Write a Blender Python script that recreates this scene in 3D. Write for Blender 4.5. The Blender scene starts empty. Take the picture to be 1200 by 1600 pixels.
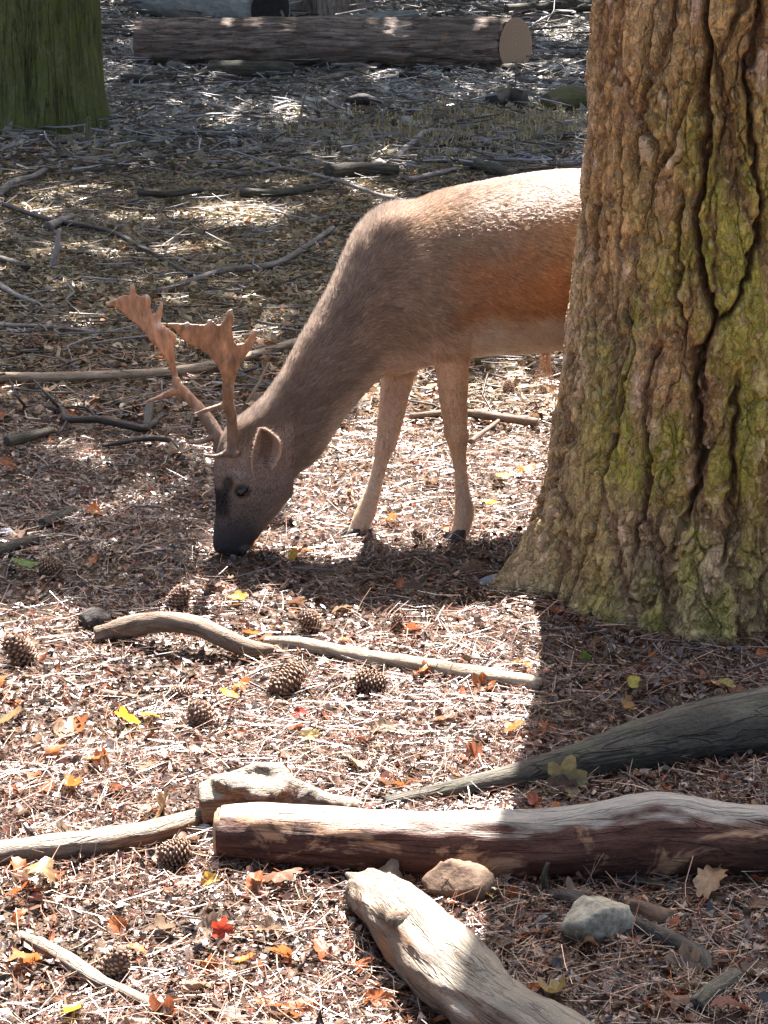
import bpy, bmesh, math, random
import numpy as np
from mathutils import Vector, Matrix

# ------------------------------------------------------------------ camera, sky, sun, exposure
scene = bpy.context.scene
C = scene.collection
PITCH = math.radians(17.5)
CAMH = 1.75
FPX = 3200.0            # focal length in photo pixels (photo is 1200 x 1600)
cam_d = bpy.data.cameras.new('camera'); cam = bpy.data.objects.new('camera', cam_d); C.objects.link(cam)
cam.location = (0, 0, CAMH); cam.rotation_euler = (math.pi/2 - PITCH, 0, 0)
cam_d.sensor_fit = 'VERTICAL'; cam_d.sensor_height = 24.0; cam_d.lens = FPX/1600*24.0
cam_d.clip_start = 0.05; cam_d.clip_end = 2000
scene.camera = cam

SUN_EL = math.radians(57); SUN_AZ = math.radians(11)
SUNV = np.array([math.sin(SUN_AZ)*math.cos(SUN_EL), math.cos(SUN_AZ)*math.cos(SUN_EL), math.sin(SUN_EL)])
world = bpy.data.worlds.new('World'); scene.world = world; world.use_nodes = True
wn = world.node_tree; bg = wn.nodes['Background']
sky = wn.nodes.new('ShaderNodeTexSky'); sky.sky_type = 'NISHITA'; sky.sun_disc = False
sky.sun_elevation = SUN_EL; sky.sun_rotation = SUN_AZ; sky.air_density = 0.8; sky.dust_density = 5.0; sky.ozone_density = 0.4
wn.links.new(sky.outputs[0], bg.inputs[0]); bg.inputs[1].default_value = 0.05
sun_d = bpy.data.lights.new('sun', 'SUN'); sun = bpy.data.objects.new('sun', sun_d); C.objects.link(sun)
sun_d.energy = 5.0; sun_d.angle = math.radians(0.55); sun_d.color = (1.0, 0.92, 0.88)
sun.location = (3, 15, 25)
sun.rotation_euler = Vector(SUNV.tolist()).to_track_quat('Z', 'Y').to_euler()
vs = scene.view_settings
vs.view_transform = 'Standard'; vs.look = 'None'; vs.exposure = 2.7; vs.gamma = 1.0; vs.use_curve_mapping = False
scene.cycles.use_denoising = True
scene.cycles.max_bounces = 6; scene.cycles.diffuse_bounces = 3; scene.cycles.glossy_bounces = 2
scene.cycles.transmission_bounces = 3; scene.cycles.transparent_max_bounces = 6
try:
    scene.cycles_curves.shape = 'RIBBONS'; scene.cycles_curves.subdivisions = 2
except Exception: pass

rng = np.random.default_rng(7)
random.seed(7)

# ------------------------------------------------------------------ photo pixel <-> place
_f = np.array([0, math.cos(PITCH), -math.sin(PITCH)]); _u = np.array([0, math.sin(PITCH), math.cos(PITCH)]); _r = np.array([1.0, 0, 0])
CAMP = np.array([0, 0, CAMH])
def ray(px, py):
    return _f + (px-600)/FPX*_r + (800-py)/FPX*_u
def project(P):
    P = np.atleast_2d(P) - CAMP
    w = P@_f
    return 600 + FPX*(P@_r)/w, 800 - FPX*(P@_u)/w

# ------------------------------------------------------------------ noise
def _hash(i, j, k, s):
    n = (i*374761393 + j*668265263 + k*2147483647 + s*1274126177) & 0xffffffff
    n = ((n ^ (n >> 13))*1274126177) & 0xffffffff
    n = ((n ^ (n >> 16))*2246822519) & 0xffffffff
    return ((n ^ (n >> 15)) & 0xffffff)/float(0xffffff)
def vnoise(P, seed=0):
    P = np.asarray(P, float); I = np.floor(P).astype(np.int64); F = P - I; F = F*F*F*(F*(F*6-15)+10)
    x, y, z = I[..., 0], I[..., 1], I[..., 2]; fx, fy, fz = F[..., 0], F[..., 1], F[..., 2]
    def h(a, b, c): return _hash(x+a, y+b, z+c, seed)
    def lp(a, b, t): return a + (b-a)*t
    return lp(lp(lp(h(0,0,0), h(1,0,0), fx), lp(h(0,1,0), h(1,1,0), fx), fy), lp(lp(h(0,0,1), h(1,0,1), fx), lp(h(0,1,1), h(1,1,1), fx), fy), fz)*2-1
def fbm(P, oct=4, seed=0, gain=.5):
    P = np.asarray(P, float); s = 0; a = 1; t = 0
    for o in range(oct):
        s = s + a*vnoise(P*(2.03**o)+o*17.3, seed+o); t += a; a *= gain
    return s/t
def worley(P, seed=0):
    P = np.asarray(P, float); I = np.floor(P).astype(np.int64)
    f1 = np.full(P.shape[:-1], 9.); f2 = np.full(P.shape[:-1], 9.); cid = np.zeros(P.shape[:-1])
    for a in (-1, 0, 1):
        for b in (-1, 0, 1):
            for c in (-1, 0, 1):
                J = I + np.array([a, b, c])
                q = np.stack([J[..., 0]+_hash(J[..., 0], J[..., 1], J[..., 2], seed+1), J[..., 1]+_hash(J[..., 0], J[..., 1], J[..., 2], seed+2), J[..., 2]+_hash(J[..., 0], J[..., 1], J[..., 2], seed+3)], -1)
                d = np.linalg.norm(q-P, axis=-1); idv = _hash(J[..., 0], J[..., 1], J[..., 2], seed+4)
                n1 = d < f1
                f2 = np.where(n1, f1, np.minimum(f2, d)); cid = np.where(n1, idv, cid); f1 = np.where(n1, d, f1)
    return f1, f2, cid
def sstep(a, b, x):
    t = np.clip((x-a)/(b-a), 0, 1); return t*t*(3-2*t)

# ------------------------------------------------------------------ ground height
def gh(x, y):
    x = np.asarray(x, float); y = np.asarray(y, float); z = np.zeros_like(x+y)
    P = np.stack([x+z, y+z, z], -1)
    far = sstep(6, 14, y)
    return (0.010+0.012*far)*fbm(P*2.1, 3, 11) + (0.012+0.05*far)*vnoise(P*.45, 12)
def G(px, py, z=0.0):
    """point on the ground (plus z) seen at that photo pixel"""
    d = ray(px, py); h = 0.0
    for _ in range(4):
        t = (h + z - CAMH)/d[2]; p = CAMP + d*t; h = float(gh(p[0], p[1]))
    p[2] = h + z
    return p
def psize(p):            # metres per photo pixel at a point
    return float((np.asarray(p)-CAMP)@_f)/FPX

# ------------------------------------------------------------------ mesh helpers
def mk(name, V, F, mat=None, parent=None, attrs=None, smooth=True):
    """V (n,3) array; F (m,k) int array or list of such arrays / list of lists"""
    me = bpy.data.meshes.new(name)
    V = np.asarray(V, np.float32)
    if isinstance(F, np.ndarray): F = [F]
    if len(F) and not isinstance(F[0], np.ndarray):
        F = [np.asarray([f], np.int32) for f in F]
    loops = np.concatenate([f.ravel() for f in F]).astype(np.int32)
    cnt = np.concatenate([np.full(len(f), f.shape[1], np.int32) for f in F])
    me.vertices.add(len(V)); me.vertices.foreach_set('co', V.ravel())
    me.loops.add(len(loops)); me.loops.foreach_set('vertex_index', loops)
    me.polygons.add(len(cnt)); me.polygons.foreach_set('loop_start', np.concatenate([[0], np.cumsum(cnt)[:-1]]).astype(np.int32))
    me.polygons.foreach_set('use_smooth', np.full(len(cnt), bool(smooth)))
    me.update(calc_edges=True); me.validate()
    for k, a in (attrs or {}).items():
        a = np.asarray(a, np.float32)
        if a.shape[1] == 4:
            at = me.attributes.new(k, 'FLOAT_COLOR', 'POINT'); at.data.foreach_set('color', a.ravel())
        else:
            at = me.attributes.new(k, 'FLOAT_VECTOR', 'POINT'); at.data.foreach_set('vector', a.ravel())
    o = bpy.data.objects.new(name, me); C.objects.link(o)
    if mat: me.materials.append(mat)
    if parent: o.parent = parent
    return o
def tag(o, label=None, cat=None, group=None, kind=None):
    if label: o['label'] = label
    if cat: o['category'] = cat
    if group: o['group'] = group
    if kind: o['kind'] = kind
    return o
def empty(name, loc=(0, 0, 0)):
    o = bpy.data.objects.new(name, None); C.objects.link(o); o.location = loc; o.empty_display_size = .05
    return o
def local(V, o):         # world points to the thing's own space (things are only moved, never turned)
    return np.asarray(V) - np.array(o.location)
def rgba(c): return (*c, 1.0)

def catmull(P, n):
    P = np.asarray(P, float)
    if len(P) == 2:
        t = np.linspace(0, 1, n)[:, None]; return P[0]*(1-t)+P[1]*t
    Q = np.vstack([2*P[0]-P[1], P, 2*P[-1]-P[-2]])
    d = np.concatenate([[0], np.cumsum(np.linalg.norm(np.diff(P[:, :3], axis=0), axis=1))]); d /= d[-1]
    out = []
    for t in np.linspace(0, 1, n):
        i = min(np.searchsorted(d, t, 'right')-1, len(P)-2); i = max(i, 0)
        u = (t-d[i])/max(d[i+1]-d[i], 1e-9); a, b, c, e = Q[i], Q[i+1], Q[i+2], Q[i+3]
        out.append(.5*((2*b)+(-a+c)*u+(2*a-5*b+4*c-e)*u*u+(-a+3*b-3*c+e)*u**3))
    return np.array(out)
def tube_geo(P, R, n=None, sides=10, rough=.06, fine=0.0, seed=0, cap=True, fq=1.0):
    """tube along points P with radii R; returns V, F, tc (seamless coordinates round and along)"""
    P = np.asarray(P, float); R = np.broadcast_to(np.asarray(R, float), (len(P),))
    if n is None: n = max(6, len(P)*4)
    S = catmull(np.hstack([P, R[:, None]]), n); P = S[:, :3]; R = np.maximum(S[:, 3], 1e-4)
    T = np.gradient(P, axis=0); T /= np.linalg.norm(T, axis=1)[:, None]
    up = np.array([0, 0, 1.0]) if abs(T[0][2]) < .9 else np.array([1.0, 0, 0])
    A = np.cross(T[0], up); A /= np.linalg.norm(A); fr = []
    for i in range(n):
        A = A - T[i]*(A@T[i]); A /= np.linalg.norm(A); fr.append((A.copy(), np.cross(A, T[i])))
    L = np.concatenate([[0], np.cumsum(np.linalg.norm(np.diff(P, axis=0), axis=1))])
    th = np.linspace(0, 2*math.pi, sides, endpoint=False)
    cs, sn = np.cos(th), np.sin(th)
    A = np.array([f[0] for f in fr])[:, None, :]; B = np.array([f[1] for f in fr])[:, None, :]
    tc = np.stack([R[:, None]*cs, R[:, None]*sn, np.broadcast_to(L[:, None], (n, sides))], -1)
    rm = float(np.mean(R)); q = tc/rm*np.array([.7, .7, .35])*fq + seed*7.7
    k = 1 + rough*fbm(q, 3, seed)
    if fine: k = k + fine*fbm(tc/rm*np.array([3., 3., .6])*fq + seed*3.1, 3, seed+5)
    V = P[:, None, :] + (A*cs[None, :, None] + B*sn[None, :, None])*(R[:, None]*k)[..., None]
    V = V.reshape(-1, 3); tc = tc.reshape(-1, 3)
    i = np.arange(n-1)[:, None]*sides; j = np.arange(sides)[None, :]; j2 = (j+1) % sides
    F = [np.stack([i+j, i+j2, i+sides+j2, i+sides+j], -1).reshape(-1, 4)]
    if cap:
        c0, c1 = len(V), len(V)+1
        V = np.vstack([V, P[0]+T[0]*R[0]*.05, P[-1]-T[-1]*R[-1]*.05]); tc = np.vstack([tc, [0, 0, 0], [0, 0, L[-1]]])
        jj = np.arange(sides); jn = (jj+1) % sides
        F.append(np.stack([np.full(sides, c0), jn, jj], -1)); F.append(np.stack([np.full(sides, c1), (n-1)*sides+jj, (n-1)*sides+jn], -1))
    return V, F, tc
def join_geo(parts):
    V, F3, F4, TC = [], [], [], []; o = 0
    for v, f, tc in parts:
        V.append(v); TC.append(tc)
        for a in f: (F3 if a.shape[1] == 3 else F4).append(a+o)
        o += len(v)
    F = []
    if F4: F.append(np.vstack(F4))
    if F3: F.append(np.vstack(F3))
    return np.vstack(V), F, np.vstack(TC)
def ellipsoid(c, r, ax=None, n=16, m=10):
    th = np.linspace(0, math.pi, m+1); ph = np.linspace(0, 2*math.pi, n, endpoint=False)
    V = [[0, 0, 1.0]]; 
    for t in th[1:-1]:
        for p in ph: V.append([math.sin(t)*math.cos(p), math.sin(t)*math.sin(p), math.cos(t)])
    V.append([0, 0, -1.0]); V = np.array(V)*np.asarray(r)
    if ax is not None: V = V@np.asarray(ax)
    V = V + np.asarray(c); j = np.arange(n); jn = (j+1) % n
    F3 = [np.stack([np.zeros(n, int), 1+j, 1+jn], -1)]; F4 = []
    for i in range(m-2): F4.append(np.stack([1+i*n+j, 1+(i+1)*n+j, 1+(i+1)*n+jn, 1+i*n+jn], -1))
    F3.append(np.stack([np.full(n, len(V)-1), 1+(m-2)*n+jn, 1+(m-2)*n+j], -1))
    return V, [np.vstack(F4), np.vstack(F3)], V.copy()
def remeshed(name, V, F, voxel, smooth_it=4):
    o = mk(name+'_src', V, F)
    m = o.modifiers.new('r', 'REMESH'); m.mode = 'VOXEL'; m.voxel_size = voxel; m.use_smooth_shade = True
    if smooth_it:
        s = o.modifiers.new('s', 'SMOOTH'); s.factor = .5; s.iterations = smooth_it
    dg = bpy.context.evaluated_depsgraph_get()
    me = bpy.data.meshes.new_from_object(o.evaluated_get(dg))
    src = o.data; bpy.data.objects.remove(o); bpy.data.meshes.remove(src)
    me.name = name
    return me
def mesh_np(me):
    V = np.empty(len(me.vertices)*3, np.float32); me.vertices.foreach_get('co', V); V = V.reshape(-1, 3).astype(float)
    N = np.empty(len(me.vertices)*3, np.float32); me.vertices.foreach_get('normal', N); N = N.reshape(-1, 3).astype(float)
    return V, N
def set_attr(me, k, a):
    a = np.asarray(a, np.float32)
    if a.shape[1] == 4:
        at = me.attributes.new(k, 'FLOAT_COLOR', 'POINT'); at.data.foreach_set('color', a.ravel())
    else:
        at = me.attributes.new(k, 'FLOAT_VECTOR', 'POINT'); at.data.foreach_set('vector', a.ravel())

# ------------------------------------------------------------------ materials
def new_mat(name):
    m = bpy.data.materials.new(name); m.use_nodes = True; nt = m.node_tree; nt.nodes.clear()
    out = nt.nodes.new('ShaderNodeOutputMaterial')
    return m, nt, out
def nd(nt, t, **kw):
    n = nt.nodes.new('ShaderNode'+t)
    for k, v in kw.items():
        if k in n.inputs: n.inputs[k].default_value = v
        else: setattr(n, k, v)
    return n
def attr(nt, name): 
    n = nt.nodes.new('ShaderNodeAttribute'); n.attribute_name = name; return n
def mixc(nt, fac, a, b, mode='MIX'):
    n = nt.nodes.new('ShaderNodeMix'); n.data_type = 'RGBA'; n.blend_type = mode
    for s, v in ((n.inputs[0], fac), (n.inputs[6], a), (n.inputs[7], b)):
        if isinstance(v, bpy.types.NodeSocket): nt.links.new(v, s)
        elif isinstance(v, (int, float)): s.default_value = v
        else: s.default_value = rgba(v)
    return n.outputs[2]
def ramp(nt, fac, stops):
    n = nt.nodes.new('ShaderNodeValToRGB'); nt.links.new(fac, n.inputs[0])
    e = n.color_ramp.elements
    while len(e) < len(stops): e.new(.5)
    for el, (p, c) in zip(e, stops):
        el.position = p; el.color = rgba(c) if not isinstance(c, (int, float)) else (c, c, c, 1)
    return n.outputs[0]
def noise_tex(nt, vec, scale, detail=5, rough=.6, stretch=None, dist=0.0):
    if stretch is not None:
        mp = nt.nodes.new('ShaderNodeMapping'); mp.inputs['Scale'].default_value = stretch; nt.links.new(vec, mp.inputs[0]); vec = mp.outputs[0]
    n = nt.nodes.new('ShaderNodeTexNoise'); n.inputs['Scale'].default_value = scale; n.inputs['Detail'].default_value = detail
    n.inputs['Roughness'].default_value = rough; n.inputs['Distortion'].default_value = dist
    nt.links.new(vec, n.inputs['Vector'])
    return n.outputs['Fac']
def bump(nt, h, strength, dist):
    b = nt.nodes.new('ShaderNodeBump'); b.inputs['Strength'].default_value = strength; b.inputs['Distance'].default_value = dist
    nt.links.new(h, b.inputs['Height']); return b.outputs[0]

def mat_litter(name, transl=.25, rough=.42, spec=.5, obj_color=False):
    m, nt, out = new_mat(name)
    if obj_color:
        col = nt.nodes.new('ShaderNodeObjectInfo').outputs['Color']
    else:
        col = attr(nt, 'col').outputs['Color']
    geo = nt.nodes.new('ShaderNodeNewGeometry')
    nz = noise_tex(nt, geo.outputs['Position'], 90, 3)
    col = mixc(nt, .55, col, ramp(nt, nz, [(.3, .45), (.7, 1.3)]), 'MULTIPLY')
    p = nd(nt, 'BsdfPrincipled', Roughness=rough); p.inputs['Specular IOR Level'].default_value = spec
    nt.links.new(col, p.inputs['Base Color'])
    nt.links.new(bump(nt, nz, .35, .003), p.inputs['Normal'])
    tr = nd(nt, 'BsdfTranslucent'); nt.links.new(col, tr.inputs['Color'])
    mx = nd(nt, 'MixShader', Fac=transl); nt.links.new(p.outputs[0], mx.inputs[1]); nt.links.new(tr.outputs[0], mx.inputs[2])
    nt.links.new(mx.outputs[0], out.inputs[0])
    return m
def mat_wood(name, c_dark, c_mid, c_light, fibre=60, patch=None, patch_at=.62, patch_scale=6, moss=None, moss_at=.6, top=None, top_at=.55, rough=.75, spec=.3, bstr=.6, bdist=.006):
    """bark or weathered wood; grain runs along the tube coordinate"""
    m, nt, out = new_mat(name); tc = attr(nt, 'tc').outputs['Vector']
    oi = nt.nodes.new('ShaderNodeObjectInfo')
    ad = nt.nodes.new('ShaderNodeVectorMath'); ad.operation = 'ADD'; nt.links.new(tc, ad.inputs[0])
    sc = nt.nodes.new('ShaderNodeVectorMath'); sc.operation = 'SCALE'; sc.inputs[0].default_value = (13, 7, 29); nt.links.new(oi.outputs['Random'], sc.inputs['Scale']); nt.links.new(sc.outputs[0], ad.inputs[1])
    tc = ad.outputs[0]
    g = noise_tex(nt, tc, fibre, 6, .65, (1, 1, .16), .4)
    b = noise_tex(nt, tc, fibre*.22, 4, .6, (1, 1, .35))
    col = ramp(nt, g, [(.28, c_dark), (.5, c_mid), (.74, c_light)])
    col = mixc(nt, .6, col, ramp(nt, b, [(.3, .45), (.7, 1.35)]), 'MULTIPLY')
    fs = noise_tex(nt, tc, fibre*4, 4, .7, (1, 1, .5), .3)                 # specks and pores
    col = mixc(nt, .55, col, ramp(nt, fs, [(.32, .35), (.5, 1.0), (.72, 1.35)]), 'MULTIPLY')
    ck = noise_tex(nt, tc, fibre*.55, 3, .55, (1, 1, .07), 1.2)            # drying cracks along the grain
    ckf = ramp(nt, ck, [(.47, 1.0), (.495, .0), (.52, 1.0)])
    col = mixc(nt, .6, col, ramp(nt, ckf, [(0.0, .3), (.6, 1.0)]), 'MULTIPLY')
    def addm(x, y, k):
        n_ = nt.nodes.new('ShaderNodeMath'); n_.operation = 'MULTIPLY_ADD'; n_.inputs[1].default_value = k; nt.links.new(y, n_.inputs[0]); nt.links.new(x, n_.inputs[2]); return n_.outputs[0]
    hgt = addm(addm(g, ckf, .7), fs, .5)
    if patch:
        pz = noise_tex(nt, tc, patch_scale, 5, .7, (1, 1, .6), .6)
        col = mixc(nt, ramp(nt, pz, [(patch_at-.03, 0.0), (patch_at+.03, 1.0)]), col, mixc(nt, .6, patch, ramp(nt, g, [(.3, .6), (.7, 1.2)]), 'MULTIPLY'))
    if moss:
        mz = noise_tex(nt, tc, 9, 6, .7)
        col = mixc(nt, ramp(nt, mz, [(moss_at-.08, 0.0), (moss_at+.1, .9)]), col, moss)
    if top:      # paler upper side: bleached wood, plus sunlit brightness put into the colour
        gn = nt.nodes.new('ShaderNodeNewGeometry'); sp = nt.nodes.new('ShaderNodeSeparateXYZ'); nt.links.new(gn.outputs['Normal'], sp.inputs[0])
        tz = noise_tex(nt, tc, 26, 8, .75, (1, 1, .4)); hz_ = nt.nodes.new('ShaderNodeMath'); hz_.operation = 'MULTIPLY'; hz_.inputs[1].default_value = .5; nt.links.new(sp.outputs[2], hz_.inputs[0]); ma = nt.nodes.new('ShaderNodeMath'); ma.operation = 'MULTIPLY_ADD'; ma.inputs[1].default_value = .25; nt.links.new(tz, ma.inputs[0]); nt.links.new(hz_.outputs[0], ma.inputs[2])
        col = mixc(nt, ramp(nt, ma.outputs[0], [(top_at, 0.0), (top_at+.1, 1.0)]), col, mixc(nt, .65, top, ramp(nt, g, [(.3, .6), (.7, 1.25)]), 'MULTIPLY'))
    p = nd(nt, 'BsdfPrincipled', Roughness=rough); p.inputs['Specular IOR Level'].default_value = spec
    nt.links.new(col, p.inputs['Base Color']); nt.links.new(bump(nt, hgt, bstr, bdist), p.inputs['Normal'])
    nt.links.new(p.outputs[0], out.inputs[0])
    return m
def mat_simple(name, c1, c2, scale=40, rough=.7, spec=.3, bdist=.003, bstr=.5, detail=5):
    m, nt, out = new_mat(name)
    co = nt.nodes.new('ShaderNodeTexCoord').outputs['Object']
    g = noise_tex(nt, co, scale, detail, .65)
    p = nd(nt, 'BsdfPrincipled', Roughness=rough); p.inputs['Specular IOR Level'].default_value = spec
    nt.links.new(ramp(nt, g, [(.3, c1), (.7, c2)]), p.inputs['Base Color'])
    nt.links.new(bump(nt, g, bstr, bdist), p.inputs['Normal']); nt.links.new(p.outputs[0], out.inputs[0])
    return m
def mat_attr(name, rough=.7, spec=.3, scale=120, bdist=.004, bstr=.6, stretch=(1, 1, 1), amt=.5):
    m, nt, out = new_mat(name); co = nt.nodes.new('ShaderNodeTexCoord').outputs['Object']
    g = noise_tex(nt, co, scale, 5, .65, stretch)
    col = mixc(nt, amt, attr(nt, 'col').outputs['Color'], ramp(nt, g, [(.3, .5), (.7, 1.4)]), 'MULTIPLY')
    p = nd(nt, 'BsdfPrincipled', Roughness=rough); p.inputs['Specular IOR Level'].default_value = spec
    nt.links.new(col, p.inputs['Base Color']); nt.links.new(bump(nt, g, bstr, bdist), p.inputs['Normal']); nt.links.new(p.outputs[0], out.inputs[0])
    return m

M = {}
M['ground'] = mat_simple('soil', (.035, .024, .016), (.11, .078, .052), 26, .9, .15, .01, .8, 8)
M['litter'] = mat_litter('dry_litter', .18, .33, .85)
M['litter_far'] = mat_litter('dry_litter_far', .18, .5, .4)
M['needle'] = mat_litter('pine_needles', .12, .3, .9)
M['fleaf'] = mat_litter('fallen_leaf', .45, .45, .4, True)
M['grass'] = mat_litter('dry_grass_blades', .35, .5, .4)
M['shade_crown'] = mat_litter('crown_leaves', .5, .5, .3)
M['twig_pale'] = mat_wood('pale_twig', (.16, .14, .12), (.28, .25, .22), (.42, .39, .35), 120, spec=.4, rough=.55)
M['twig_grey'] = mat_wood('grey_twig', (.08, .07, .06), (.16, .14, .12), (.28, .25, .22), 110, spec=.4, rough=.55)
M['twig_dark'] = mat_wood('dark_twig', (.018, .015, .013), (.045, .037, .03), (.09, .075, .06), 110, spec=.4, rough=.55)
M['branch_brown'] = mat_wood('brown_branch', (.09, .062, .042), (.2, .145, .1), (.33, .25, .18), 80)
M['branch_tan'] = mat_wood('tan_branch', (.2, .145, .09), (.36, .28, .19), (.5, .42, .31), 80)
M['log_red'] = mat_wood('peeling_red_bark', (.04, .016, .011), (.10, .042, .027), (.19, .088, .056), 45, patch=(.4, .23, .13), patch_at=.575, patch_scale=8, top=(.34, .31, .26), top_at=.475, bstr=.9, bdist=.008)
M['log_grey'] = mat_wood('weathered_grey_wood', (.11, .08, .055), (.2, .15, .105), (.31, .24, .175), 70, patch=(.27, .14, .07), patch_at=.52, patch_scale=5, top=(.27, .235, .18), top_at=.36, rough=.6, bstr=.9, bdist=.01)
M['log_slate'] = mat_wood('grey_green_bark', (.04, .036, .026), (.082, .073, .054), (.16, .146, .11), 45, bstr=.9, bdist=.008, patch=(.42, .4, .36), patch_at=.72, patch_scale=16, moss=(.1, .115, .06), moss_at=.62)
M['log_bark'] = mat_wood('felled_log_bark', (.09, .068, .052), (.24, .185, .145), (.46, .39, .33), 22, patch=(.3, .19, .12), patch_at=.64, patch_scale=7, bstr=1.0, bdist=.02)
M['log_pale'] = mat_wood('pale_green_bark', (.15, .165, .15), (.25, .27, .25), (.36, .37, .34), 40)
M['moss_wood'] = mat_wood('mossy_wood', (.06, .05, .03), (.14, .11, .07), (.25, .21, .15), 60, moss=(.12, .13, .035), moss_at=.5)
M['mossbark'] = mat_wood('mossy_smooth_bark', (.045, .05, .02), (.12, .125, .05), (.22, .215, .11), 26, moss=(.11, .13, .035), moss_at=.52, rough=.9, spec=.1, bstr=1.0, bdist=.02)
M['cutwood'] = mat_simple('cut_wood', (.26, .17, .09), (.42, .3, .18), 30)
M['stone'] = mat_simple('pale_stone', (.16, .145, .1), (.46, .43, .33), 60, .8, .3, .008)
M['stone_brown'] = mat_simple('brown_stone', (.07, .045, .03), (.19, .125, .08), 45, .8, .3, .008)
M['stone_grey'] = mat_simple('grey_stone', (.12, .125, .135), (.26, .27, .29), 22, .8, .3, .008)
M['cone'] = mat_attr('pine_cone_scales', .5, .4, 150, .002, .4)
def mat_bark():
    m, nt, out = new_mat('old_pine_bark'); co = nt.nodes.new('ShaderNodeTexCoord').outputs['Object']
    def warp(vec, sc, amt):
        n = nt.nodes.new('ShaderNodeTexNoise'); n.inputs['Scale'].default_value = sc; n.inputs['Detail'].default_value = 3; nt.links.new(vec, n.inputs['Vector'])
        a = nt.nodes.new('ShaderNodeVectorMath'); a.operation = 'MULTIPLY_ADD'; a.inputs[1].default_value = (amt,)*3; nt.links.new(n.outputs['Color'], a.inputs[0]); nt.links.new(vec, a.inputs[2]); return a.outputs[0]
    w = warp(warp(co, 22, .05), 90, .012)
    mp = nt.nodes.new('ShaderNodeMapping'); mp.inputs['Scale'].default_value = (1, 1, .5); nt.links.new(w, mp.inputs[0])
    def vor(sc, feat):
        v = nt.nodes.new('ShaderNodeTexVoronoi'); v.feature = feat; v.inputs['Scale'].default_value = sc; nt.links.new(mp.outputs[0], v.inputs['Vector']); return v
    cell = vor(62, 'F1'); edge = vor(62, 'DISTANCE_TO_EDGE'); cell2 = vor(150, 'F1'); 
    fine = noise_tex(nt, co, 240, 5, .7)
    sc_ = nt.nodes.new('ShaderNodeSeparateColor'); nt.links.new(cell.outputs['Color'], sc_.inputs[0]); s2 = nt.nodes.new('ShaderNodeSeparateColor'); nt.links.new(cell2.outputs['Color'], s2.inputs[0])
    col = attr(nt, 'col').outputs['Color']
    col = mixc(nt, .8, col, ramp(nt, sc_.outputs[0], [(0.0, .6), (1.0, 1.4)]), 'MULTIPLY')
    col = mixc(nt, .6, col, ramp(nt, s2.outputs[0], [(0.0, .6), (1.0, 1.4)]), 'MULTIPLY')
    col = mixc(nt, ramp(nt, s2.outputs[1], [(.91, 0.0), (.94, .7)]), col, (.6, .41, .25))
    col = mixc(nt, .6, col, ramp(nt, fine, [(.3, .55), (.7, 1.4)]), 'MULTIPLY')
    def addm(x, y, k):
        n_ = nt.nodes.new('ShaderNodeMath'); n_.operation = 'MULTIPLY_ADD'; n_.inputs[1].default_value = k; nt.links.new(y, n_.inputs[0]); nt.links.new(x, n_.inputs[2]); return n_.outputs[0]
    h = addm(addm(addm(fine, sc_.outputs[0], 1.3), ramp(nt, edge.outputs['Distance'], [(0.0, 0.0), (.12, 1.0)]), 1.2), s2.outputs[0], .7)
    p = nd(nt, 'BsdfPrincipled', Roughness=.8); p.inputs['Specular IOR Level'].default_value = .25
    nt.links.new(col, p.inputs['Base Color']); nt.links.new(bump(nt, h, .8, .005), p.inputs['Normal']); nt.links.new(p.outputs[0], out.inputs[0])
    return m
M['bark'] = mat_bark()
M['antler'] = mat_attr('antler_bone', .5, .45, 75, .005, .8, (1, 1, .3), .9)
M['hoof'] = mat_simple('hoof_horn', (.02, .017, .015), (.05, .043, .038), 60, .45, .5)
M['deerskin'] = mat_attr('deer_skin', .85, .15, 220, .002, .3)

# ------------------------------------------------------------------ ground sheet
def axis_pts(lo, hi, d0, d1, near, far_lo, far_hi):
    a = list(np.arange(lo, near, d0)) + list(np.arange(near, hi+1e-6, d1)); l = [lo]; s = d0
    while l[-1] > far_lo: s *= 1.35; l.append(l[-1]-s)
    h = [a[-1]]; s = d1
    while h[-1] < far_hi: s *= 1.35; h.append(h[-1]+s)
    return np.array(l[:0:-1] + a + h[1:])
gx = axis_pts(-3.0, 3.0, .06, .06, 0, -160, 160); gy = axis_pts(1.6, 30, .06, .14, 7, -120, 260)
GX, GY = np.meshgrid(gx, gy); GZ = gh(GX, GY); far = np.hypot(GX, GY) > 45; GZ[far] *= .3
nx, ny = len(gx), len(gy); i = (np.arange(ny-1)[:, None]*nx + np.arange(nx-1)[None, :])
ground = mk('ground', np.stack([GX, GY, GZ], -1).reshape(-1, 3), np.stack([i, i+1, i+nx+1, i+nx], -1).reshape(-1, 4), M['ground'])
tag(ground, 'woodland floor of dark soil under leaf and needle litter', kind='structure')

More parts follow.
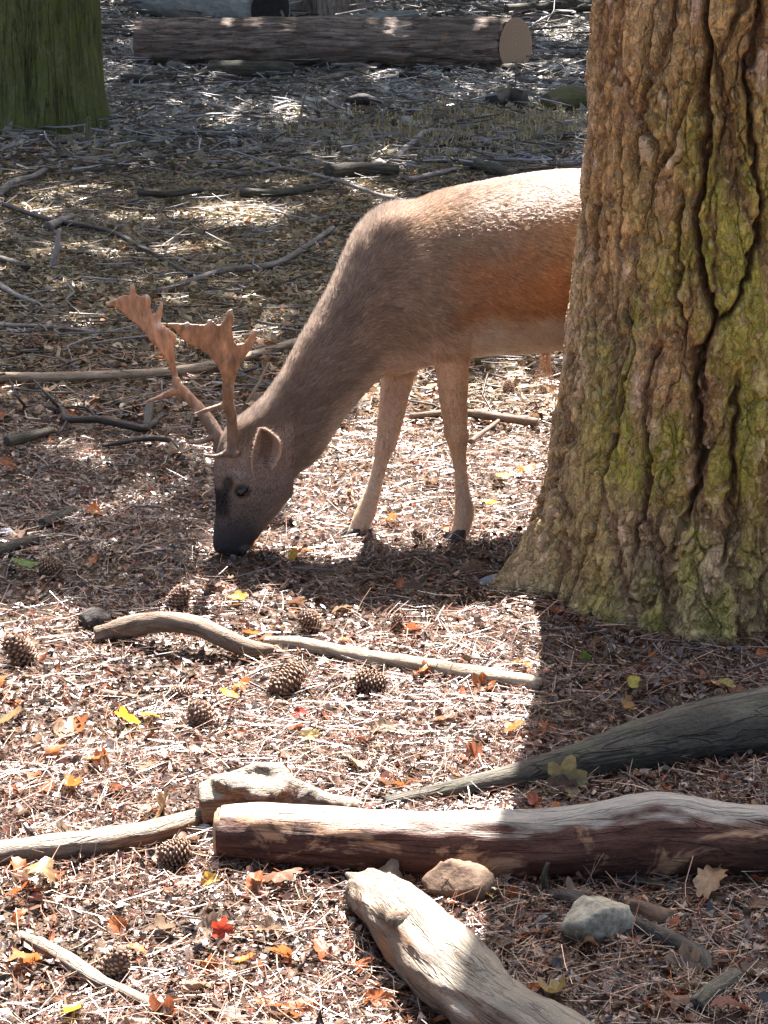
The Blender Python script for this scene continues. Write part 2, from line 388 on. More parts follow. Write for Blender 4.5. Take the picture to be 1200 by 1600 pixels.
# ------------------------------------------------------------------ big old pine on the right
TX, TY = 0.865, 5.03
def pine_trunk():
    t = empty('pine_tree', (TX, TY, 0))
    tag(t, 'massive old pine with deeply furrowed mossy bark hiding the deer\'s rear', 'tree')
    # dense on the side towards the view
    th = np.concatenate([np.linspace(-math.pi*1.03, math.pi*.05, 620, endpoint=False), np.linspace(math.pi*.05, math.pi*.97, 60, endpoint=False)])
    z = np.concatenate([np.linspace(-.1, 1.62, 470), np.linspace(1.8, 3, 24), np.linspace(3.2, 12, 30)])
    TH, Z = np.meshgrid(th, z)
    zs = np.array([-.2, 0, .1, .2, .34, .6, .9, 1.2, 1.5, 3, 12]); rs = np.array([.50, .475, .46, .448, .435, .41, .385, .368, .36, .33, .17])
    R = np.interp(Z, zs, rs)
    flare = np.exp(-np.maximum(Z, -.05)/.16)
    for a, w, am in ((-2.95, .16, .15), (-2.3, .25, .03), (-1.75, .2, .05), (-1.2, .22, .04), (-.55, .35, .10), (.8, .5, .12), (2.0, .5, .12)):
        d = np.angle(np.exp(1j*(TH-a))); R = R + am*flare*np.exp(-(d/w)**2)
    R = R + .010*np.cos(TH*5+1.3+1.2*np.sin(Z*1.5)) + .010*np.cos(TH*3+Z*.9)
    B = np.stack([np.cos(TH)*.4, np.sin(TH)*.4, Z], -1)
    v3 = lambda f, o, sd: np.stack([fbm(B*f, o, sd), fbm(B*f, o, sd+1), fbm(B*f, o, sd+2)], -1)
    wl = v3(np.array([3.2, 3.2, 2.0]), 3, 31); wm = v3(np.array([14, 14, 9]), 3, 81); wh = v3(np.array([45, 45, 30]), 2, 87)
    W = B + .045*wl + .030*wm + .009*wh
    f1, f2, cid = worley(W*np.array([6.2, 6.2, 1.15]), 40)
    fur = 1 - sstep(.015, .085, f2-f1)                      # long furrows between plates
    h1, h2, hid = worley((W+.012*wm)*np.array([13, 13, 2.6]), 47)
    fur2 = (1 - sstep(.01, .07, h2-h1))*sstep(-.15, .25, fbm(B*np.array([5, 5, 2.5]), 2, 78))   # lesser furrows
    W2 = B + .028*wm + .014*wh
    g1, g2, gid = worley(W2*np.array([27, 27, 12]), 50)   # flakes
    crack = 1 - sstep(.02, .13, g2-g1)
    k1, k2, kid = worley((W2+.01*wm)*np.array([15, 15, 7.]), 55)
    fn = fbm(B*np.array([80, 80, 45]), 4, 34); md = fbm(B*np.array([12, 12, 3.5]), 5, 35, .6)
    fl = np.floor(gid*4)/3-.5; kl = np.floor(kid*3)/2-.5
    disp = -.026*fur*(.3+.7*sstep(-.3, .3, fbm(B*2.2, 2, 77))) - .010*fur2 + .004*np.minimum(1, (f2-f1)/.4) + (.0065*fl + .004*kl)*(1-fur) - .009*crack*(.25+.75*sstep(-.2, .3, fbm(B*6, 2, 79))) + .0045*fn + .005*md
    # the few great furrows one can follow up the trunk
    big = np.zeros_like(Z)
    for path, dp, wd in (([(1092, -60), (1090, 60), (1082, 160), (1092, 250), (1080, 330), (1078, 390), (1096, 460), (1110, 500), (1095, 560), (1090, 640), (1096, 720), (1080, 790)], .075, .013),
                     ([(1185, -60), (1178, 60), (1165, 130), (1168, 200), (1190, 330), (1170, 420), (1140, 470), (1112, 500)], .06, .012), ([(1010, -60), (1000, 90), (985, 200), (990, 280)], .022, .010),
                     ([(935, 330), (928, 420), (930, 480), (945, 560)], .04, .010), ([(985, 500), (992, 560), (985, 620), (975, 700), (960, 760)], .045, .010), ([(1060, 320), (1045, 400), (1060, 470), (1075, 540)], .03, .009),
                     ([(1150, 600), (1135, 690), (1140, 780), (1125, 850)], .05, .013), ([(1020, 560), (1015, 660), (1020, 760), (1010, 860)], .035, .010), ([(905, 560), (895, 660), (890, 760), (880, 840)], .035, .010)):
        pz, pt = [], []
        for (x_, y_) in path:
            dd_ = ray(x_, y_); t_ = (TY-.36-CAMP[1])/dd_[1]; q_ = CAMP+dd_*t_; pz.append(q_[2]); pt.append(-math.acos(max(-.97, min(.97, (q_[0]-TX)/.41))))
        o_ = np.argsort(pz); pz = np.array(pz)[o_]; pt = np.array(pt)[o_]
        ds = np.abs(TH + .07*wm[..., 0] + .035*wh[..., 1] - np.interp(Z, pz, pt))*.4
        big = np.maximum(big, dp*np.exp(-(ds/(wd*.72*(1+.6*fbm(B*7, 2, 92))))**2)*sstep(pz[0]-.06, pz[0]+.02, Z)*(1-sstep(pz[-1]-.02, pz[-1]+.06, Z)))
    disp = disp - big
    fur = np.maximum(fur, np.minimum(1, big/.03))
    disp = disp*np.where(Z > 2, .5, 1)
    R = R + disp
    V = np.stack([np.cos(TH)*R, np.sin(TH)*R, Z], -1)
    nt_, nz_ = len(th), len(z)
    # colours of the bark itself: plates, peach flakes, moss
    base = np.array([.40, .23, .09]); light = np.array([.70, .43, .185]); peach = np.array([.68, .46, .29]); moss = np.array([.36, .32, .05]); deep = np.array([.2, .11, .065]); grey = np.array([.42, .34, .21])
    mixv = sstep(-.35, .45, md + .5*(gid-.5) + .4*fn)[..., None]
    col = base*(1-mixv) + light*mixv
    gz = sstep(.25, .75, vnoise(B*np.array([5, 5, 2]), 71)*.5+.5)[..., None]
    col = col*(1-.5*gz) + grey*.5*gz
    fq_ = np.maximum(fur, .7*fur2)[..., None]*.7; col = col*(1-fq_) + deep*fq_
    pk = sstep(.84, .87, gid+.16*fbm(B*4, 3, 36)+.10*np.clip(Z-.8, 0, .6)) * (1-fur)*(1-fur2)
    pk = pk*sstep(.03, .16, g2-g1)
    col = col*(1-pk[..., None]) + peach*pk[..., None]
    # moss on the ridges nearest the view, strongest half way up
    d = np.angle(np.exp(1j*(TH+1.95))); ms = np.exp(-(d/.5)**2)*np.exp(-((Z-.62)/.5)**2)*2.0 + 1.3*np.exp(-((np.angle(np.exp(1j*(TH+1.15))))/.35)**2)*np.exp(-((Z-1.05)/.32)**2) + .35*np.exp(-Z/.12)
    ms = np.clip(ms*(.55+1.3*fbm(B*np.array([9, 9, 5]), 4, 44))*(1-.8*fur), 0, .85)[..., None]
    col = col*(1-ms) + moss*ms
    V = V.reshape(-1, 3); i = np.arange(nz_-1)[:, None]*nt_; j = np.arange(nt_)[None, :]; j2 = (j+1) % nt_
    F = np.stack([i+j, i+j2, i+nt_+j2, i+nt_+j], -1).reshape(-1, 4)
    mk('trunk', V, F, M['bark'], t, {'col': np.concatenate([col.reshape(-1, 3), np.ones((len(V), 1))], 1)})
    return t
pine = pine_trunk()
def root_piece(tree, pts, r, mat, seed, name='root'):
    V, F, tc = tube_geo(pts, r, 40, 26, .25, .16, seed)
    return mk(name, local(V, tree), F, mat, tree, {'tc': tc})

# ------------------------------------------------------------------ mossy smooth-barked tree, back left
def smooth_trunk(name, base, r, h, label, mat, seed, flare=.35, sides=72, n=90, cat='tree'):
    t = empty(name, (base[0], base[1], 0)); tag(t, label, cat)
    th = np.linspace(0, 2*math.pi, sides, endpoint=False)
    z = np.concatenate([np.linspace(-.2, min(2.6, h*.5), n), np.linspace(min(2.7, h*.52), h, 16)])
    TH, Z = np.meshgrid(th, z)
    lob = .5+.5*np.cos(TH*5+seed)+.35*np.cos(TH*3+2*seed)
    R = r*(1 - .45*np.clip(Z/h, 0, 1)) + r*flare*np.exp(-np.maximum(Z, 0)/(.42*r/.5))*lob
    B = np.stack([np.cos(TH)*r, np.sin(TH)*r, Z], -1)
    R = R*(1 + .03*fbm(B*np.array([3, 3, 1.]), 3, seed) + .02*fbm(B*np.array([16, 16, 2.]), 3, seed+9))
    V = np.stack([np.cos(TH)*R, np.sin(TH)*R, Z], -1).reshape(-1, 3)
    i = np.arange(len(z)-1)[:, None]*sides; j = np.arange(sides)[None, :]; j2 = (j+1) % sides
    mk('trunk', V, np.stack([i+j, i+j2, i+sides+j2, i+sides+j], -1).reshape(-1, 4), mat, t, {'tc': B.reshape(-1, 3)})
    return t
lp = G(45, 214)
beech = smooth_trunk('beech_tree', (lp[0]-.02, lp[1]+.5, 0), .475, 13, 'smooth dark green mossy tree trunk at the back left', M['mossbark'], 2, .26)
bt1 = G(256, 27); bt2 = G(308, 25); bt3 = G(512, 30)
back1 = smooth_trunk('forest_tree', (bt1[0], bt1[1]+.2, 0), .16, 11, 'brown tree trunk behind the long felled log, nearest the mossy tree', M['log_bark'], 5, .5, 32, 50)
back2 = smooth_trunk('forest_tree', (bt2[0], bt2[1]+.6, 0), .075, 9, 'slim dark tree trunk just left of the pale log\'s dark end', M['twig_dark'], 6, .3, 24, 40)
back3 = smooth_trunk('forest_tree', (bt3[0], bt3[1]+.5, 0), .36, 12, 'buttressed brown trunk foot right of the pale log behind', M['log_bark'], 8, .8, 48, 50)

# unseen trees added outside the picture so that their crowns shade the ground
shade_trees = []
for (x, y, r, lab) in ((6.5, 13, .3, 'unseen forest tree right of the picture, added to cast shade'), (-7.5, 17, .3, 'unseen forest tree left of the picture, added to cast shade'),
                       (-6, 29, .3, 'unseen far forest tree left of the picture, added for shade'), (8, 26, .3, 'unseen far forest tree right of the picture, added for shade'), (0.5, 40, .35, 'unseen far forest tree behind the felled logs, added for shade')):
    shade_trees.append(smooth_trunk('forest_tree', (x, y, 0), r, 13, lab, M['log_bark'], int(abs(x)*3), .4, 24, 20))

# crowns: unseen leaves placed up the sun's path to throw the mapped shade
def lit_map(px, py):
    """0 = closed shade, 1 = open sun, over ground seen at photo pixel"""
    lit = np.zeros_like(px)
    edge = np.interp(px, [-400, 0, 150, 260, 330, 430, 480, 540, 620, 700, 1300], [1000, 985, 965, 930, 880, 775, 700, 640, 600, 585, 585])
    lit = np.maximum(lit, sstep(-14, 14, py-edge))
    def blob(cx, cy, rx, ry, a=1.0):
        return a*(1-sstep(.6, 1.25, np.hypot((px-cx)/rx, (py-cy)/ry)))
    for b in ((385, 357, 90, 15), (200, 397, 190, 14, .8), (60, 420, 120, 16, .8), (330, 440, 110, 16, .55), (120, 490, 150, 18, .5), (400, 500, 60, 26, .5), (60, 560, 60, 14, .5),
              (150, 700, 130, 14, .2), (40, 760, 80, 14, .2), (200, 810, 110, 12, .25), (240, 890, 90, 12, .4), (890, 55, 60, 24, .95), (560, 60, 90, 22, .3), (780, 560, 110, 26, .6), (650, 590, 60, 26, .5)):
        lit = np.maximum(lit, blob(*b))
    return lit
def build_crowns():
    trees = [(pine, TX, TY+3.2), (beech, beech.location.x, beech.location.y), (back1, back1.location.x, back1.location.y), (back3, back3.location.x, back3.location.y)] + [(t, t.location.x, t.location.y) for t in shade_trees]
    N = 120000
    y = 4.6 + (38-4.6)*rng.random(N)**.8; w = .22*y + 2.2; x = (rng.random(N)*2-1)*w
    wt = w/ w.max(); keep = rng.random(N) < wt
    x, y = x[keep], y[keep]
    px, py = project(np.stack([x, y, np.zeros_like(x)], -1))
    cov = 1 - lit_map(px, py)
    cov = cov*np.where((py > 985), 0, 1)
    dap = fbm(np.stack([x*1.1, y*.55, 0*x], -1), 3, 90)
    thin = np.where((py > 330) & (px < 470), np.where(dap > np.where(py > 560, .24, .2), .35, 1.0), np.where(dap > .27, .4, 1))*np.where(py < 185, .78, 1)
    keep = rng.random(len(x)) < cov*thin
    x, y, py = x[keep], y[keep], py[keep]
    h = 7 + 4.5*rng.random(len(x)); h = np.where(y < 8, 7+1.8*rng.random(len(x)), h)
    P = np.stack([x, y, 0*x], -1) + (h/SUNV[2])[:, None]*SUNV
    own = np.argmin(np.stack([np.hypot(P[:, 0]-tx, P[:, 1]-ty) for _, tx, ty in trees]), 0)
    for k, (t, tx, ty) in enumerate(trees):
        Q = P[own == k]
        if len(Q) < 40: continue
        n = len(Q); L = (.16+.12*rng.random(n))[:, None]; Wd = L*.42
        a = rng.normal(size=(n, 3)); a[:, 2] *= .35; a /= np.linalg.norm(a, axis=1)[:, None]
        b = rng.normal(size=(n, 3)); b[:, 2] *= .5; b -= a*np.sum(a*b, 1)[:, None]; b /= np.linalg.norm(b, axis=1)[:, None]
        V = np.stack([Q-a*L, Q+b*Wd, Q+a*L, Q-b*Wd], 1).reshape(-1, 3)
        F = np.arange(n*4).reshape(-1, 4)
        g = np.array([.13, .15, .045])*(.7+.6*rng.random((n, 1))); col = np.repeat(np.hstack([g, np.ones((n, 1))]), 4, 0)
        o = mk('shade_crown', local(V, t), F, M['shade_crown'], t, {'col': col}, smooth=False); tag(o, kind='stuff')
        # limbs reaching into the crown
        top = np.array([t.location.x, t.location.y, 6.0]); sel = Q[rng.choice(n, 10)]
        for q in (sel if t is not pine else []):
            s = top + np.array([0, 0, rng.random()*2.5 + (4.2 if t is pine else 0)]); mid = (s+q)/2 + np.array([0, 0, .4])
            V, F, tc = tube_geo([s, mid, q], [.06, .035, .012], 10, 6, .1)
            mk('limb', local(V, t), F, M['twig_grey'], t, {'tc': tc})
build_crowns()

# ------------------------------------------------------------------ fallen logs and branches
def tube_thing(name, label, cat, pts, r, mat, sides=12, n=None, rough=.10, fine=.05, seed=1, group=None, twigs=(), fq=1.0):
    parts = [tube_geo(pts, r, n or max(12, len(pts)*7), sides, rough, fine, seed, fq=fq)]
    for (tp, tr) in twigs: parts.append(tube_geo(tp, tr, max(6, len(tp)*4), 7, .1, 0, seed+1))
    V, F, tc = join_geo(parts); base = np.array(pts[len(pts)//2], float).copy()
    base[2] = float(gh(base[0], base[1]))
    o = mk(name, V-base, F, mat, None, {'tc': tc}); o.location = base.tolist()
    return tag(o, label, cat, group)
def gp(pl, rpx, lift=.75):
    """pixel polyline -> points lying on the ground, radii in metres"""
    P, R = [], []
    for k, (x, y) in enumerate(pl):
        rp = rpx if isinstance(rpx, (int, float)) else np.interp(k/(len(pl)-1), np.linspace(0, 1, len(rpx)), rpx)
        r = rp*psize(G(x, y)); P.append(G(x, y, r*lift + .006 + (.03 if y < 330 else .018 if y < 700 else .0))); R.append(r)
    return np.array(P), np.array(R)
def cut_end(parent, p, n, r, mat, seed, name='cut_end', bark=.0):
    n = np.asarray(n, float); n /= np.linalg.norm(n); a = np.cross(n, [0, 0, 1.0]); a /= np.linalg.norm(a); b = np.cross(n, a)
    V = [p+n*.006]; s = 32
    for q, dz in ((.33, .006), (.66, .005), (.93, .004), (1.0, -.01)):
        for t in np.linspace(0, 2*math.pi, s, endpoint=False):
            k = 1+.03*math.sin(3*t+seed)+.02*math.sin(7*t+seed*2)
            V.append(p + (a*math.cos(t)+b*math.sin(t))*r*q*k + n*(dz+.003*random.random()))
    F = [np.array([[0, 1+j, 1+(j+1) % s] for j in range(s)])]
    F.append(np.array([[1+i*s+j, 1+(i+1)*s+j, 1+(i+1)*s+(j+1) % s, 1+i*s+(j+1) % s] for i in range(3) for j in range(s)]))
    return mk(name, local(np.array(V), parent), F, mat, parent)

# the log across the foreground
P, R = gp([(346, 1300), (430, 1303), (560, 1312), (700, 1318), (850, 1318), (940, 1311), (1030, 1303), (1120, 1308), (1240, 1316)], [41, 45, 48, 50, 52, 58, 64, 56, 48], .8)
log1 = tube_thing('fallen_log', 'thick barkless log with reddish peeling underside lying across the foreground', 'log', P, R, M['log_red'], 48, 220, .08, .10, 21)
cut_end(log1, P[0]-np.array([.002, 0, 0]), P[0]-P[1], R[0]*.97, M['cutwood'], 2)
def bark_scar(parent, P, R, t, side, ln, wd, mat, seed):
    """a raised grey strip of weathered wood along the upper side of a log"""
    n = 60; S = catmull(np.hstack([P, R[:, None]]), n); a, b = int(t[0]*n), int(t[1]*n); pts = S[a:b]
    V = []; m = 9
    T = np.gradient(pts[:, :3], axis=0); T /= np.linalg.norm(T, axis=1)[:, None]
    for i, p in enumerate(pts):
        s = np.cross(T[i], [0, 0, 1.0]); s /= np.linalg.norm(s); u = np.cross(s, T[i])
        e = math.sin(math.pi*min(1, .08+i/(len(pts)-1)*.92))**.35 if len(pts) > 1 else 1
        for j in range(m):
            an = side + (j/(m-1)-.5)*wd*(.75+.25*e) + .10*math.sin(i*.55+seed)+.05*math.sin(i*1.7)
            edge = 1-abs(j/(m-1)-.5)*2
            V.append(p[:3] + (s*math.sin(an)+u*math.cos(an))*p[3]*(1.035 + .02*min(1, edge*3) + .012*math.sin(i*.9+j*2.1)-.06*(edge < .01)))
    V = np.array(V); i = (np.arange(len(pts)-1)[:, None]*m+np.arange(m-1)[None, :])
    tc = np.stack([V[:, 2]*1.0, V[:, 1], V[:, 0]], -1)
    return mk('weathered_top', local(V, parent), np.stack([i, i+1, i+m+1, i+m], -1).reshape(-1, 4), mat, parent, {'tc': tc})

P, R = gp([(1240, 1122), (1120, 1140), (1000, 1167), (900, 1192), (800, 1215), (700, 1236), (600, 1256)], [56, 50, 40, 29, 20, 15, 11], .6)
tube_thing('fallen_branch', 'dark grey-green tapering branch running from right edge behind foreground log', 'branch', P, R, M['log_slate'], 30, 90, .07, .03, 23)
P, R = gp([(-25, 1338), (60, 1328), (150, 1318), (230, 1303), (290, 1285), (335, 1268)], [22, 22, 23, 21, 17, 12], .7)
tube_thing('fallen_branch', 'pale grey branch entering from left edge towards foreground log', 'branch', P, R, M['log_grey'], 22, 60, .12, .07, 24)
# short stout log pointing at the viewer
P, R = gp([(568, 1392), (605, 1420), (655, 1470), (720, 1535), (790, 1590), (880, 1640), (980, 1700)], [34, 47, 55, 58, 56, 54, 52], .85)
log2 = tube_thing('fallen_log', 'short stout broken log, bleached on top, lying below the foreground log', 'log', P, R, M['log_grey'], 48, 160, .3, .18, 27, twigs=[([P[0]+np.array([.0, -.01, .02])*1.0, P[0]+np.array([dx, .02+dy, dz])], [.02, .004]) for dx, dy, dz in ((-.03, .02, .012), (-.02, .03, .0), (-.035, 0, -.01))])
V, F, tc = ellipsoid(P[2]+np.array([-.035, -.01, .045]), (.022, .02, .018), None, 16, 10); V = V+.006*fbm(V*60, 3, 3)[:, None]
mk('knot', local(V, log2), F, M['branch_brown'], log2, {'tc': tc})
# hollow gnarled piece
def hollow():
    P, R = gp([(312, 1258), (360, 1252), (420, 1252), (490, 1258), (560, 1262)], [34, 38, 34, 24, 14], .8)
    parts = [tube_geo(P, R, 40, 22, .2, .1, 31)]
    c = G(392, 1225, .075)
    ring = [c + np.array([math.cos(t)*.064, math.sin(t)*.045, .010*math.sin(t*2)+.004]) for t in np.linspace(0, 2*math.pi, 13)]
    parts.append(tube_geo(ring, [.017]*13, 50, 12, .3, .1, 33, cap=True))
    parts.append(tube_geo([c+np.array([-.06, .0, .0]), c+np.array([-.075, 0, -.05]), c+np.array([-.075, 0, -.09])], [.022, .025, .02], 12, 12, .2, 0, 34))
    parts.append(tube_geo([c+np.array([.055, 0, 0.0]), c+np.array([.12, 0, -.03]), c+np.array([.19, .0, -.055])], [.02, .022, .018], 14, 12, .2, 0, 35))
    parts.append(tube_geo([c+np.array([0, .045, -.005]), c+np.array([0, .05, -.08])], [.018, .02], 10, 12, .2, 0, 36))
    V, F, tc = join_geo(parts); me = remeshed('hollow_wood', V, F, .006, 2)
    V, N = mesh_np(me); d = .004*fbm(V*70, 3, 6)[:, None]; V = V + N*d
    base = G(420, 1280); me.vertices.foreach_set('co', (V-base).astype(np.float32).ravel()); set_attr(me, 'tc', np.stack([V[:, 2], V[:, 1], V[:, 0]], -1))
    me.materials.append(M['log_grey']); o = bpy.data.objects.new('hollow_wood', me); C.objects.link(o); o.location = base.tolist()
    tag(o, 'gnarled piece of rotten wood with an open knot hole behind foreground log', 'wood')
hollow()

# crooked branch and the straight one beyond it
def arc(pl, rpx, heights):
    P, R = gp(pl, rpx, .7)
    for k, hh in enumerate(heights):
        x, y = pl[k]; P[k] = G(x, y, R[k]*.7+.006+hh)
    return P, R
P, R = arc([(150, 992), (205, 978), (262, 972), (305, 978), (345, 995), (385, 1012), (425, 1016)], [13, 16, 16, 15, 15, 14, 9], [0, .02, .045, .045, .03, .01, 0])
tube_thing('fallen_branch', 'crooked brown arched branch lying between pine cones left of centre', 'branch', P, R, M['branch_brown'], 20, 80, .14, .08, 41)
P, R = gp([(415, 1002), (470, 1006), (540, 1022), (620, 1034), (690, 1046), (760, 1057), (845, 1070)], [8, 11, 12, 12, 14, 14, 12], .8)
tube_thing('fallen_branch', 'long straight tan branch reaching to the tree shadow\'s edge', 'branch', P, R, M['branch_tan'], 18, 80, .12, .1, 42)
P, R = gp([(128, 975), (148, 968), (172, 972)], [14, 18, 12], .6)
tube_thing('bark_chunk', 'dark lump of bark at the crooked branch\'s left end', 'bark', P, R, M['twig_dark'], 14, 20, .3, .2, 43)
P, R = gp([(32, 1462), (90, 1492), (150, 1532), (205, 1556), (275, 1588)], [9, 14, 14, 11, 7], .6)
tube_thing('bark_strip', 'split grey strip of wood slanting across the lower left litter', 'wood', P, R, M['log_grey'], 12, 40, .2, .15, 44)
P, R = gp([(160, 1083), (215, 1092)], [8, 6], .6)
tube_thing('wood_chip', 'short brown bit of wood above the bright yellow leaf', 'wood', P, R, M['branch_brown'], 10, 12, .2, .1, 45)

BR = [  # name, label, pixels, radius px, material
 ('fallen_branch', 'long pale pole lying behind the antlers from left edge', [(-15, 589), (100, 589), (240, 583), (330, 571), (400, 553), (468, 531)], [8, 8, 7, 5], 'branch_tan'),
 ('fallen_branch', 'thin dark bare branch crossing diagonally above the antlers at left', [(-10, 314), (80, 344), (168, 360), (224, 388), (300, 430)], [4, 4, 3], 'twig_dark'),
 ('fallen_branch', 'forked grey branch by the left edge below mossy trunk', [(-10, 308), (24, 284), (52, 276), (72, 264), (95, 260)], [6, 5, 3], 'twig_grey'),
 ('fallen_branch', 'curved grey branch ending above the deer\'s neck', [(520, 356), (480, 384), (440, 408), (400, 418), (352, 422), (300, 438), (240, 458)], [4, 5, 5, 4], 'twig_grey'),
 ('fallen_branch', 'short thick greenish branch in the shade beneath the mossy trunk', [(216, 300), (265, 302), (314, 296)], [6, 6, 5], 'log_slate'),
 ('fallen_branch', 'smooth grey branch half buried in shade left of deer\'s back', [(376, 300), (430, 302), (490, 293)], [7, 7, 6], 'log_slate'),
 ('fallen_branch', 'pale stubby branch near the left edge in shade', [(74, 354), (112, 338)], [7, 6], 'twig_grey'),
 ('fallen_branch', 'white forked twig at the left edge above the antlers', [(-8, 440), (24, 460), (60, 474)], [5, 4, 3], 'twig_pale'),
 ('fallen_branch', 'dark stub of branch at left edge beside white upright stick', [(-8, 402), (44, 417)], [6, 5], 'twig_dark'),
 ('fallen_branch', 'thin pale twig lying level at left edge beside antler', [(-8, 508), (50, 509), (110, 514), (160, 520)], [3.5, 3, 2], 'twig_pale'),
 ('fallen_branch', 'thin wavy twig arching in shade above deer\'s neck', [(296, 276), (340, 266), (380, 272), (440, 264), (490, 272)], [2.5, 3, 2], 'twig_grey'),
 ('fallen_branch', 'long bent pale branch arching behind the deer\'s back', [(617, 248), (644, 222), (675, 204), (734, 212), (781, 228), (845, 249)], [5, 4, 3], 'twig_pale'),
 ('fallen_branch', 'second bent grey branch under the arching pale one', [(668, 231), (695, 218), (734, 215), (797, 234), (860, 245)], [4, 4, 3], 'twig_grey'),
 ('fallen_branch', 'thick short dark log piece left of the deer\'s back', [(513, 268), (560, 264), (622, 265)], [11, 11, 8], 'log_slate'),
 ('fallen_branch', 'grey log piece touching the deer\'s back outline', [(728, 254), (770, 263), (812, 276)], [8, 9, 8], 'log_slate'),
 ('fallen_branch', 'long thin pale twig slanting down to deer\'s withers', [(455, 264), (530, 283), (585, 302), (632, 314)], [2.5, 3, 3], 'twig_pale'),
 ('fallen_branch', 'straight grey twig above the deer\'s withers', [(636, 282), (711, 265)], [4, 4], 'twig_grey'),
 ('fallen_branch', 'sturdy grey stick slanting up to the long felled log', [(455, 138), (519, 121), (573, 108), (607, 94)], [5, 6, 5], 'twig_grey'),
 ('fallen_branch', 'arched pale stick leaning at the long log\'s middle', [(488, 82), (507, 70), (534, 78), (566, 98)], [3, 3, 2], 'twig_pale'),
 ('fallen_branch', 'thick dark stick lying right of the mossy trunk', [(188, 124), (225, 125), (260, 122), (330, 122), (436, 126)], [8, 8, 5, 4, 3], 'twig_dark'),
 ('fallen_branch', 'white twig left of the stick leaning on felled log', [(256, 90), (290, 104), (322, 117)], [3, 3, 2], 'twig_pale'),
 ('fallen_branch', 'bright pale stick on open ground below brush pile', [(326, 161), (358, 170), (390, 175)], [3.5, 3.5, 3], 'twig_pale'),
 ('fallen_branch', 'pale bent stick right of the bright one below brush', [(418, 186), (436, 170), (474, 161)], [4, 4, 3], 'twig_pale'),
 ('fallen_branch', 'pale stick lying in bluish brush at centre back', [(500, 152), (520, 163), (540, 171)], [3, 3, 2], 'twig_pale'),
 ('fallen_branch', 'long grey stick lying under the felled log\'s cut end', [(810, 126), (860, 127), (912, 130)], [4, 4, 4], 'twig_grey'),
 ('fallen_branch', 'thin grey-green lichened branch in shade under foreground log', [(868, 1340), (930, 1358), (1000, 1375), (1090, 1400), (1215, 1418)], [7, 7, 6, 6], 'log_slate'),
 ('fallen_branch', 'dark knobbly branch behind the pale stone in shade', [(858, 1398), (900, 1405), (960, 1432), (1030, 1460), (1090, 1490), (1108, 1520)], [10, 14, 15, 14, 14, 9], 'twig_dark'),
 ('fallen_branch', 'short grey branch stub near the lower right corner', [(1085, 1572), (1115, 1548), (1150, 1525)], [14, 15, 14], 'log_slate'),
 ('fallen_branch', 'brown stick lying on sunlit litter under the deer\'s belly', [(640, 650), (720, 645), (780, 652), (840, 660)], [5, 7, 7], 'branch_brown'),
 ('fallen_branch', 'thin stick leaning up behind the near front leg', [(735, 690), (780, 657)], [4, 3], 'branch_brown'),
 ('fallen_branch', 'thin white twig lying left of the near front leg', [(640, 720), (665, 703), (700, 690)], [2.5, 2.5, 2], 'twig_pale'),
 ('fallen_branch', 'short grey stick in shade at left below bare branch', [(-8, 862), (25, 852), (58, 842)], [10, 9, 7], 'log_slate'),
 ('fallen_branch', 'short grey stick above dark pine cone at left', [(66, 818), (90, 808), (116, 796)], [8, 9, 7], 'log_slate'),
 ('fallen_branch', 'pale weathered stick in shade left of bare branch', [(10, 690), (45, 682), (82, 672)], [8, 8, 6], 'log_slate'),
]
for k, (nm, lab, pl, rp, mt) in enumerate(BR):
    P, R = gp(pl, rp, .8); bend = (pl[0][1] < 320)
    tube_thing(nm, lab, 'branch', P, R, M[mt], 9, max(14, len(pl)*8), .14, .06, 60+k)
# arched ones stand clear of the ground: bare dark branch beside the antlers
def raised(pl, rpx, zs):
    P, R = [], []
    for k, (x, y) in enumerate(pl):
        r = (rpx if isinstance(rpx, (int, float)) else np.interp(k/(len(pl)-1), np.linspace(0, 1, len(rpx)), rpx))*psize(G(x, y))
        P.append(G(x, y+zs[k]*430, zs[k]+r*.7)); R.append(r)
    return np.array(P), np.array(R)
P, R = raised([(30, 634), (93, 626), (107, 638), (154, 638), (200, 652), (229, 659), (262, 640)], [4, 5, 6, 6, 5], [.0, .03, .04, .04, .03, .02, .0])
tw = []
for pl, r, zs in (([(93, 624), (80, 590), (51, 531)], [3, 2, 1], [.03, .08, .14]), ([(42, 632), (28, 595), (14, 549)], [3, 2, 1], [.01, .06, .1]), ([(107, 638), (95, 660), (80, 690)], [3, 2, 1], [.04, .03, .0]),
                  ([(154, 638), (135, 612), (110, 600)], [2.5, 2, 1], [.04, .06, .08]), ([(229, 659), (233, 629), (236, 610)], [6, 7, 4], [.02, .03, .04]), ([(229, 659), (231, 675), (226, 690)], [6, 6, 4], [.02, .0, .0])):
    a, b = raised(pl, r, zs); tw.append((a, b))
tube_thing('bare_branch', 'dark bare branch with twigs lying left of the antlers', 'branch', P, R, M['twig_dark'], 9, 60, .12, .05, 110, twigs=tw)
P, R = gp([(160, 696), (195, 690), (224, 685), (261, 687), (280, 700)], [3, 5, 5, 3], .8)
tube_thing('bare_branch', 'short dark twig below the bare branch near the deer\'s face', 'branch', P, R, M['twig_dark'], 8, 40, .12, .05, 111)
